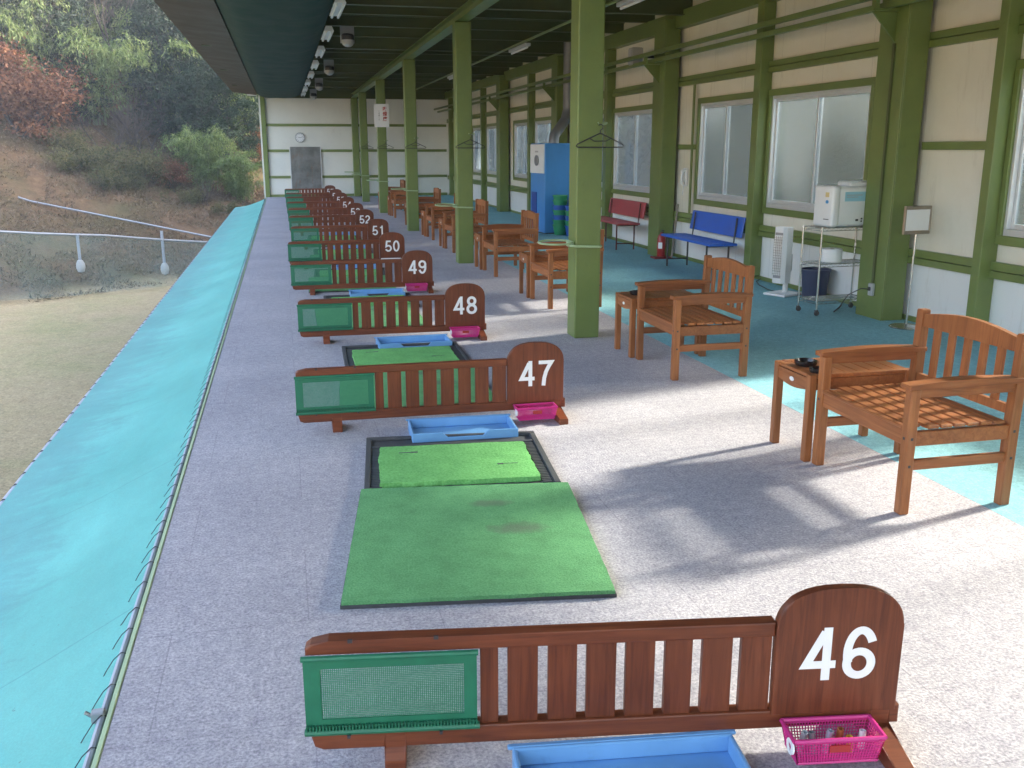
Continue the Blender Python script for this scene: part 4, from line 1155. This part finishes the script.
bm = B(); tube(bm, [(5.415, 8.03, .285), (5.36, 8.06, .29), (5.28, 8.14, .22), (5.26, 8.25, .08), (5.30, 8.4, .008), (5.48, 8.6, .006), (5.6, 8.75, .006)], .006, 6); tag(ob('black_cord', bm, M['dark_metal'], smooth=True), 'black power cord looping from the outlet towards the cart', 'cord')
bm = B(); box(bm, 5.452, 5.469, 8.015, 8.045, .345, 2.52); tag(ob('cable_duct', bm, M['green_dark']), 'thin dark cable run down the broad wall column to the outlet', 'cable')
# sign stand
ss = thing('sign_stand', 'chrome pole stand holding a blank white sign in a metal frame', 'sign stand', (5.50, 7.52, 0), math.radians(8))
bm = B(); lathe(bm, [(0, 0), (.15, 0), (.152, .006), (.14, .016), (.03, .024), (.014, .03), (0, .03)], (0, 0, 0), 32); ob('base', bm, M['chrome'], ss, smooth=True)
bm = B(); tube(bm, [(0, 0, .02), (0.01, 0, .86)], .010, 12); ob('pole', bm, M['chrome'], ss, smooth=True)
bm = B(); z0 = .85
box(bm, -.145, .155, -.013, .013, z0, z0 + .032, .003); box(bm, -.145, .155, -.013, .013, z0 + .218, z0 + .25, .003); box(bm, -.145, -.130, -.013, .013, z0 + .032, z0 + .218, .002); box(bm, .140, .155, -.013, .013, z0 + .032, z0 + .218, .002)
ob('frame', bm, paint('brushed_brown_metal', (.32, .27, .22), .35, .1, 8, 0, 0, .7), ss)
bm = B(); box(bm, -.130, .140, -.006, .006, z0 + .032, z0 + .218); ob('sheet', bm, M['paper'], ss)

# blue ball machine
mc = thing('ball_machine', 'tall blue ball machine with a white upper panel and a grey duct', 'machine', (4.85, 17.80, 0), math.radians(7))
bm = B(); box(bm, 0, .96, 0, .74, 0.02, 1.70, .008); ob('cabinet', bm, M['machine'], mc)
bm = B(); box(bm, -.02, -.001, -.001 + .02, .72, 1.14, 1.68, .004); pn = ob('white_panel', bm, M['white_plastic'], mc)
bm = B(); lathe(bm, [(0, 0), (.10, 0), (.10, .02), (.085, .024), (0, .022)], (0, 0, 0), 24, Matrix.Translation((-.0205, .36, 1.38)) @ Matrix.Rotation(-PI / 2, 4, 'Y')); ob('dial', bm, M['steel'], pn)
bm = B(); box(bm, -.024, -.0205, .30, .46, 1.53, 1.56); ob('caption', bm, M['grey_plastic'], pn)
bm = B(); box(bm, -.012, -.0005, .40, .66, .12, .78); ob('ball_outlet', bm, M['machine_dark'], mc)
bm = B(); box(bm, .02, .94, .02, .72, 0, .019); ob('plinth', bm, M['dark_metal'], mc)
bm = B(); tube(bm, [(.30, .30, 1.69), (.32, .31, 1.85), (.46, .36, 2.0), (.60, .42, 2.15), (.66, .45, 2.35), (.66, .45, 3.60)], .10, 16); ob('duct', bm, M['steel'], mc, smooth=True)
bk0 = {}
def bucket_bm():
    bm = B(); lathe(bm, [(0, 0), (.105, 0), (.135, .17), (.145, .17), (.145, .19), (.128, .19), (.100, .01), (0, .01)], (0, 0, 0), 20)
    return bm
nst = 0
for (sx, sy, cols_) in ((5.10, 17.60, 'ggbgbgg'), (5.42, 17.58, 'gbgbggg'), (5.26, 17.32, 'bgbgb')):
    for k, cc in enumerate(cols_):
        mt = M['basket_green'] if cc == 'g' else M['basket_blue']
        if cc not in bk0: o = bk0[cc] = ob('ball_bucket', bucket_bm(), mt, smooth=True)
        else: o = bk0[cc].copy(); C.objects.link(o)
        o.location = (sx, sy, .002 + k * .092); o.rotation_euler = (0, 0, rnd.uniform(0, 6))
        side = ('rear left', 'rear right', 'front')[nst]
        tag(o, '%s ball bucket, number %d up from the floor in the %s stack' % ('green' if cc == 'g' else 'blue', k + 1, side), 'bucket', 'stacked ball buckets')
    nst += 1

# clock and metal sheet on the end wall
ck = thing('wall_clock', 'round white clock on the far end wall', 'clock', (.64, Y1 - .001, 1.975))
RX = Matrix.Rotation(PI / 2, 4, 'X')
bm = B(); lathe(bm, [(0, 0), (.165, 0), (.165, .04), (.150, .045), (.145, .03), (0, .03)], (0, 0, 0), 36, RX); ob('case', bm, M['steel'], ck, smooth=True)
bm = B(); lathe(bm, [(0, .031), (.144, .031), (.144, .033), (0, .033)], (0, 0, 0), 36, RX); fc = ob('face', bm, M['paper'], ck)
bm = B()
for k in range(12):
    a = k * PI / 6; box(bm, -.005, .005, -.036, -.0335, .108, .132, 0, Matrix.Rotation(a, 4, 'Y'))
ob('hour_marks', bm, M['dark_metal'], fc)
bm = B(); box(bm, -.005, .005, -.039, -.037, -.01, .075, 0, Matrix.Rotation(math.radians(-75), 4, 'Y')); box(bm, -.004, .004, -.042, -.040, -.01, .11, 0, Matrix.Rotation(math.radians(75), 4, 'Y')); ob('hands', bm, M['dark_metal'], fc)
mbd = thing('metal_sheet', 'tarnished grey metal sheet fixed on the far end wall below the clock', 'metal sheet', (.29, Y1 - .045, .27))
bm = B(); box(bm, 0, 1.0, -.012, -.002, 0, 1.40, .003); ob('sheet', bm, M['board'], mbd)
bm = B(); box(bm, -.03, 0, -.02, 0, 0, 1.40); box(bm, 1.0, 1.03, -.02, 0, 0, 1.40); ob('edging', bm, M['alu'], mbd)

# ------------------------------------------------------------------ range outside: net, posts and pipe on the bank
bnet = thing('bank_net', 'thin teal net hung from a white pipe on the grassy bank', 'net', (-7, 38, -3.0))
def onbank(x, y): return terrain(x, y)
P0 = Vector((-17.5, 32.2, -0.10)); P1 = Vector((-2.2, 40.8, -2.12))
bm = B(); tube(bm, [P0 + (P1 - P0) * k / 14 + Vector((0, 0, -.06 * math.sin(PI * ((k * 14 / 14) % 5) / 5))) for k in range(15)], .045, 8); part('top_pipe', bm, M['steel'], bnet, True)
bm = B(); gv = []
nn, mm = 40, 8
for i in range(nn + 1):
    p = P0 + (P1 - P0) * i / nn
    r_ = []
    for j in range(mm + 1):
        t = j / mm
        q = p + Vector((.75, -1.15, 0)) * t * 1.5
        zb = onbank(q.x, q.y) + .12
        zz = (p.z - .03) * (1 - t) + zb * t - .35 * math.sin(PI * t)
        r_.append(bm.verts.new((q.x, q.y, max(zz, zb) + .02)))
    gv.append(r_)
for i in range(nn):
    for j in range(mm): bm.faces.new((gv[i][j], gv[i + 1][j], gv[i + 1][j + 1], gv[i][j + 1]))
part('net_sheet', bm, M['bank_net'], bnet, True)
for (t, top) in ((.655, .0), (.835, .30), (.30, .0)):
    p = P0 + (P1 - P0) * t
    gz = onbank(p.x, p.y)
    hh = max(1.05, p.z - gz)
    bm = B(); tube(bm, [(p.x, p.y, p.z - 1.0), (p.x, p.y, p.z + top)], .055, 8); po = part('post', bm, M['pipe'], bnet, True)
    bm = B(); lathe(bm, [(0, -.42), (.12, -.38), (.165, -.22), (.15, -.08), (.09, .04), (0, .08)], (p.x, p.y, p.z - 1.0), 14); ob('footing', bm, M['foot_white'], po, smooth=True)
bm = B()
q0, q1 = Vector((-10.9, 44.3, 0)), Vector((-2.0, 44.0, 0))
pp = []
for k in range(21):
    q = q0 + (q1 - q0) * k / 20
    pp.append((q.x, q.y, max(terrain(q.x, q.y) + .10, -.42 + (-2.45 + .42) * k / 20)))
tube(bm, pp, .04, 8); tag(ob('bank_pipe', bm, M['steel'], smooth=True), 'grey pipe running down across the brown bank', 'pipe')

# ------------------------------------------------------------------ vegetation
def leaf_mesh(name, centers, dirs, size, aspect, mat, rs, droop=0.0):
    """one quad (two tris folded) per leaf, random orientation"""
    n = len(centers)
    c = np.asarray(centers); d = np.asarray(dirs)
    r = rs.normal(size=(n, 3)); d = d + .7 * r; d[:, 2] -= droop
    d /= np.linalg.norm(d, axis=1, keepdims=True) + 1e-9
    u = np.cross(d, rs.normal(size=(n, 3))); u /= np.linalg.norm(u, axis=1, keepdims=True) + 1e-9
    L = size * rs.uniform(.6, 1.35, (n, 1)); Wd = L * aspect
    v = np.empty((n, 4, 3)); v[:, 0] = c; v[:, 1] = c + d * L * .5 + u * Wd * .5; v[:, 2] = c + d * L; v[:, 3] = c + d * L * .5 - u * Wd * .5
    me = bpy.data.meshes.new(name)
    me.vertices.add(n * 4); me.vertices.foreach_set('co', v.reshape(-1))
    me.loops.add(n * 4); me.loops.foreach_set('vertex_index', np.arange(n * 4, dtype=np.int32))
    me.polygons.add(n); me.polygons.foreach_set('loop_start', np.arange(0, n * 4, 4, dtype=np.int32))
    me.materials.append(mat); me.update(calc_edges=True); me.validate()
    return me
def branchy(bm, p, d, L, r, depth, rr, tips, spread=.6, up=.15):
    n = 4; pts = [Vector(p)]; dd = Vector(d).normalized(); rad = [r]
    for k in range(n):
        dd = (dd + Vector((rr.gauss(0, .16), rr.gauss(0, .16), rr.gauss(0, .10) + up * .2))).normalized()
        pts.append(pts[-1] + dd * L / n); rad.append(r * (1 - .55 * (k + 1) / n))
    tube(bm, pts, rad, 5 if depth > 1 else 4, cap=False)
    if depth == 0: tips.extend([(q, dd) for q in pts[1:]]); return
    if depth == 1: tips.extend([(q, dd) for q in pts[2:]])
    for k in range(rr.randint(3, 5)):
        i = rr.randint(1, n)
        nd = (dd + Vector((rr.gauss(0, spread), rr.gauss(0, spread), rr.gauss(up, spread * .6)))).normalized()
        branchy(bm, pts[i], nd, L * rr.uniform(.5, .75), rad[i] * .6, depth - 1, rr, tips, spread, up)
def proto_tree(kind, seed):
    rr = random.Random(seed); rs = np.random.RandomState(seed)
    bm = B(); tips = []
    if kind == 'evergreen':
        H_ = 8.0
        tp = [Vector((.18 * math.sin(z * .7 + seed), .18 * math.cos(z * .6 + seed), z)) for z in np.linspace(-.4, H_ * .93, 10)]
        tube(bm, tp, [.17 - .15 * k / 9 for k in range(10)], 7)
        c, d = [], []
        for k in range(58):
            z = H_ * (.12 + .86 * (k / 57) ** .9); t = z / H_
            R_ = 2.7 * (math.sin(PI * min(1, .18 + t * .84)) ** .7) * rr.uniform(.35, 1.08)
            a = k * 2.4 + rr.uniform(-.5, .5)
            e = Vector((R_ * math.cos(a), R_ * math.sin(a), z + rr.uniform(-.2, .5)))
            i = min(9, max(0, int((z - .5) / (H_ * .93) * 9)))
            tube(bm, [tp[i], tp[i].lerp(e, .5) + Vector((0, 0, .15)), e], [.05, .03, .012], 4, cap=False)
            cs_ = rr.uniform(.42, .85)
            for q in range(230):
                o = rs.normal(size=3); o /= np.linalg.norm(o); o *= cs_ * rs.uniform(.55, 1.05) * np.array((1.15, 1.15, .62)); o[2] -= .25 * (o[0] ** 2 + o[1] ** 2)
                c.append(np.array(e) + o); d.append(o + np.array((0, 0, .1)))
        trunk = mesh_of('trunk', bm, M['bark'])
        cr = leaf_mesh('crown', c, d, .20, .5, M['leaf_dark'], rs, .3)
    elif kind == 'bamboo':
        c, d = [], []
        for k in range(19):
            a = rr.uniform(0, 6.28); lean = rr.uniform(.25, 1.25); h = rr.uniform(2.6, 7.2)
            base = Vector((rr.gauss(0, .4), rr.gauss(0, .4), -.2)); dx, dy = math.cos(a) * lean, math.sin(a) * lean
            pts = [base + Vector((dx * h * .5 * t ** 2.2, dy * h * .5 * t ** 2.2, h * (t - .33 * t ** 3.2 * (.4 + lean)))) for t in np.linspace(0, 1, 12)]
            tube(bm, pts, [.035 * (1 - .8 * t) + .004 for t in np.linspace(0, 1, 12)], 5, cap=False)
            for i in range(3, 12):
                dd = np.array(pts[i] - pts[i - 1]); dd /= np.linalg.norm(dd)
                for b in range(4):
                    side = rs.normal(size=3) * np.array((1, 1, .4)); side /= np.linalg.norm(side); ln = rr.uniform(.35, .95)
                    for q in np.linspace(.2, 1, 9):
                        cc = np.array(pts[i]) + side * ln * q + np.array((0, 0, -.62 * ln * q * q)) + rs.normal(size=3) * .055
                        for z in range(2): c.append(cc + rs.normal(size=3) * .06); d.append(side * .8 + np.array((0, 0, -.7)))
        trunk = mesh_of('culms', bm, M['culm'])
        cr = leaf_mesh('foliage', c, d, .22, .24, M['leaf_bamboo'], rs, .55)
    elif kind == 'brown':
        for k in range(4): branchy(bm, (rr.gauss(0, .15), rr.gauss(0, .15), -.2), (rr.gauss(0, .45), rr.gauss(0, .45), 1), 1.7, .05, 2, rr, tips, .8, .12)
        trunk = mesh_of('stems', bm, M['bark'])
        c, d = [], []
        for q, dd in tips:
            for k in range(12):
                o = rs.normal(size=3) * np.array((.22, .22, .10)); c.append(np.array(q) + o); d.append(o * 2 + np.array((0, 0, -.2)))
        sel = rs.permutation(len(c))[:3600]
        cr = leaf_mesh('foliage', np.array(c)[sel], np.array(d)[sel], .15, .5, M['leaf_brown'], rs, .25)
    elif kind == 'bare':
        for k in range(9): branchy(bm, (rr.gauss(0, .5), rr.gauss(0, .5), -.2), (rr.gauss(0, .5), rr.gauss(0, .5), 1), 1.9, .03, 2, rr, tips, .7, .15)
        trunk = mesh_of('branches', bm, M['bark']); cr = None
    elif kind == 'scrub':
        for k in range(10): branchy(bm, (rr.gauss(0, .5), rr.gauss(0, .5), -.1), (rr.gauss(0, .6), rr.gauss(0, .6), 1), .8, .015, 1, rr, tips, .7, .1)
        trunk = mesh_of('stems', bm, M['bark'])
        c, d = [], []
        for q, dd in tips:
            for k in range(16):
                o = rs.normal(size=3) * .16; c.append(np.array(q) + o); d.append(o * 2 + np.array((0, 0, .3)))
        sel = rs.permutation(len(c))[:2600]
        cr = leaf_mesh('foliage', np.array(c)[sel], np.array(d)[sel], .13, .4, M['leaf_scrub'], rs, 0)
    else:   # tall bare trunk
        branchy(bm, (0, 0, -.3), (.05, 0, 1), 7.5, .09, 2, rr, tips, .5, .3)
        trunk = mesh_of('trunk', bm, M['bark']); cr = None
    for p in trunk.polygons: p.use_smooth = True
    return trunk, cr
PR = {k: [proto_tree(k, s) for s in ss_] for k, ss_ in dict(evergreen=(11, 12, 13), bamboo=(21, 22), brown=(31, 32), bare=(41, 42), scrub=(51, 52), tall=(61,)).items()}
NM = dict(evergreen='evergreen_tree', bamboo='bamboo_clump', brown='brown_shrub', bare='bare_thicket', scrub='scrub_bush', tall='bare_tree')
CT = dict(evergreen='tree', bamboo='bamboo', brown='shrub', bare='thicket', scrub='bush', tall='tree')
GP = dict(evergreen='evergreens on the hillside', bamboo='bamboo on the hillside', brown='brown-leaved shrubs on the slope', bare='bare thickets on the slope', scrub='scrub on the slope', tall='bare trees on the hillside')
cnt = {}
def plant(kind, x, y, s, label, rz=None, tilt=(0, 0), dz=0):
    i = cnt.get(kind, 0); cnt[kind] = i + 1
    tr, cr = PR[kind][i % len(PR[kind])]
    o = bpy.data.objects.new(NM[kind], tr); C.objects.link(o)
    o.location = (x, y, terrain(x, y) + dz); o.rotation_euler = (tilt[0], tilt[1], rnd.uniform(0, 6.28) if rz is None else rz); o.scale = (s, s, s * rnd.uniform(.9, 1.1))
    tag(o, label, CT[kind], GP[kind])
    if cr:
        c = bpy.data.objects.new(cr.name.split('.')[0], cr); C.objects.link(c); c.parent = o
    return o
# pixel -> place on the hillside (only used to read the photograph's layout)
def hill(px, py):
    a = (px - 512) / 947.1; b = -(py - 384) / 947.1
    d = F + Rv * a + Uv * b
    t = 30.0
    while t < 140:
        q = Vector((0, 0, 1.6)) + d * t
        if q.z < terrain(q.x, q.y): break
        t += .25
    return q.x, q.y
hz = bpy.data.materials.new('air'); hz.use_nodes = True; hn = hz.node_tree
for n_ in list(hn.nodes):
    if n_.type != 'OUTPUT_MATERIAL': hn.nodes.remove(n_)
pv = hn.nodes.new('ShaderNodeVolumePrincipled'); pv.inputs['Color'].default_value = (.92, .92, .92, 1); pv.inputs['Density'].default_value = .0017; pv.inputs['Anisotropy'].default_value = .2
hn.links.new(pv.outputs[0], [n_ for n_ in hn.nodes if n_.type == 'OUTPUT_MATERIAL'][0].inputs['Volume'])
bm = B(); box(bm, -430, 430, -430, 510, -8, 45); o = ob('haze', bm, hz); o['kind'] = 'stuff'
E_ = 'dark evergreen tree in the wood covering the upper hillside'
for (px, py, s, lab) in ((205, 188, .80, 'low feathery bamboo clump just outside the end wall'), (240, 200, .62, 'feathery bamboo clump touching the end wall corner'),
                       (92, 122, 1.05, 'large yellow-green bamboo plume above the brown shrubs'), (40, 108, 1.0, 'yellow-green bamboo clump in the top left corner'), (176, 132, 1.25, 'tall bamboo clump between the bare trees and the roof'), (70, 70, 1.0, 'bamboo clump high on the slope'), (128, 96, 1.0, 'bamboo clump behind the grey leafless thicket'), (222, 150, 1.0, 'bamboo clump under the roof edge beside the end wall'), (10, 70, 1.1, 'bamboo clump highest at the left edge')):
    x, y = hill(px, py); plant('bamboo', x, y, s, lab)
for (px, py, s, lab) in ((22, 138, 1.25, 'red-brown leafy shrub at the left edge above the dry slope'), (48, 132, 1.35, 'large red-brown leafy shrub left of the dark evergreens'), (88, 120, 1.0, 'rust-brown shrub under the yellow-green bamboo plume'),
                       (172, 192, .62, 'small rust-brown shrub at the foot of the slope near the tarpaulin'), (258, 168, .8, 'rust-brown shrub behind the end wall corner'), (5, 100, 1.2, 'brown leafy shrub higher up at the left edge')):
    x, y = hill(px, py); plant('brown', x, y, s, lab)
for (px, py, s, lab) in ((112, 150, 1.15, 'grey leafless thicket left of the tall bare trunk'), (135, 152, 1.2, 'grey leafless thicket right below the bamboo'), (125, 122, 1.3, 'grey leafless thicket higher on the slope'), (205, 205, .6, 'grey leafless thicket at the slope foot behind the tarpaulin')):
    x, y = hill(px, py); plant('bare', x, y, s, lab)
for (px, py, s) in ((80, 172, 1.0), (98, 166, 1.1), (118, 172, 1.1), (136, 178, 1.0), (150, 186, .9), (68, 152, 1.0), (108, 186, .8), (160, 176, 1.0), (128, 192, .7), (188, 204, .7), (226, 214, .6)):
    x, y = hill(px, py); plant('scrub', x, y, s, 'low yellow-green bush on the leaf-strewn slope')
for (px, py, s, lab) in ((132, 110, .8, 'tall thin bare trunk rising out of the grey thicket'), (140, 100, 1.15, 'tall bare tree among the evergreens above the thicket'), (236, 130, .8, 'slender bare tree beside the roof edge'), (120, 60, 1.1, 'bare tree near the top of the photo')):
    x, y = hill(px, py); plant('tall', x, y, s, lab)
x, y = hill(164, 150); plant('tall', x, y, .45, 'pale fallen trunk slanting across the slope', 2.6, (0, -.75))
ev = [(x, y) for x in np.arange(-38, 3, 2.6) for y in np.arange(47, 97, 3.2)]
for (x, y) in ev:
    x += rnd.uniform(-1, 1); y += rnd.uniform(-1.2, 1.2)
    d = ((y - 33.7) - (x + 9.3)) / 1.414
    if d < 17.0 and x < -6.5: continue
    if d < 12.5: continue
    if x < -3 and x / y < -.42: continue
    if d > 46: continue
    plant('evergreen', x, y, rnd.uniform(.75, 1.15), E_)
for (px, py, s) in ((70, 118, .55), (85, 128, .5), (200, 165, .6), (232, 170, .6), (188, 150, .7), (250, 150, .6)):
    x, y = hill(px, py); plant('evergreen', x, y, s, 'low dark evergreen at the lower edge of the wood')
for (x, y, s) in ((7, 45, 1.3), (11, 41, 1.6), (14, 46, 1.7), (17, 36, 1.8), (20, 43, 1.9), (20, 50, 1.9), (10, 52, 1.5), (15, 55, 1.8), (25, 46, 2.0), (24, 58, 2.0), (30, 52, 2.0), (13, 36.5, 1.5), (22, 38, 1.9), (24, 40, 2.0), (26, 52, 2.0), (17, 32, 1.7), (19, 27, 1.6), (20, 22.5, 1.5), (24, 29, 1.7), (18, 37, 1.5), (21, 18.5, 1.2)):  # trees added behind the building to keep sun off slope and far bays
    plant('evergreen', x, y, s, 'tall evergreen tree added behind the building to shade hillside and far windows')
for (x, y, s) in ((10.8, 1, .4), (11.2, 3.6, .42), (10.9, 6, .38), (11.3, 8.5, .42), (10.9, 10.8, .40), (11.9, 7.2, .43), (12.0, 9.8, .44), (11.8, 12.2, .42), (12.2, 14.4, .44), (13.2, 11.2, .46), (13.4, 15.6, .46), (13.0, 13.4, .46), (11.9, 4.8, .43)):
    plant('evergreen', x, y, s, 'small evergreen just outside the long window wall')
for (x, y) in ((24, 2), (24, 6), (25, 10), (23, 14), (27, 17), (27, -2), (29, 5), (30, 11)):
    plant('evergreen', x, y, .5, 'evergreen tree on the bank outside the long window wall')
# leaf litter and tufts on the slope
rs = np.random.RandomState(5)
cc, dd = [], []
for k in range(90000):
    x = rs.uniform(-22, 3); d = rs.uniform(.2, 16); y = 33.7 + (x + 9.3) + 1.414 * d
    if y < 34.5: continue
    if noise.noise(Vector((x * .6, y * .6, 9))) < -.25: continue
    cc.append((x, y, terrain(x, y) + rs.uniform(0, .05))); dd.append((rs.normal() * .7, rs.normal() * .7, .8))
me = leaf_mesh('leaf_litter', cc, dd, .15, .22, M['litter'], rs, 0)
o = bpy.data.objects.new('leaf_litter', me); C.objects.link(o); o['kind'] = 'stuff'
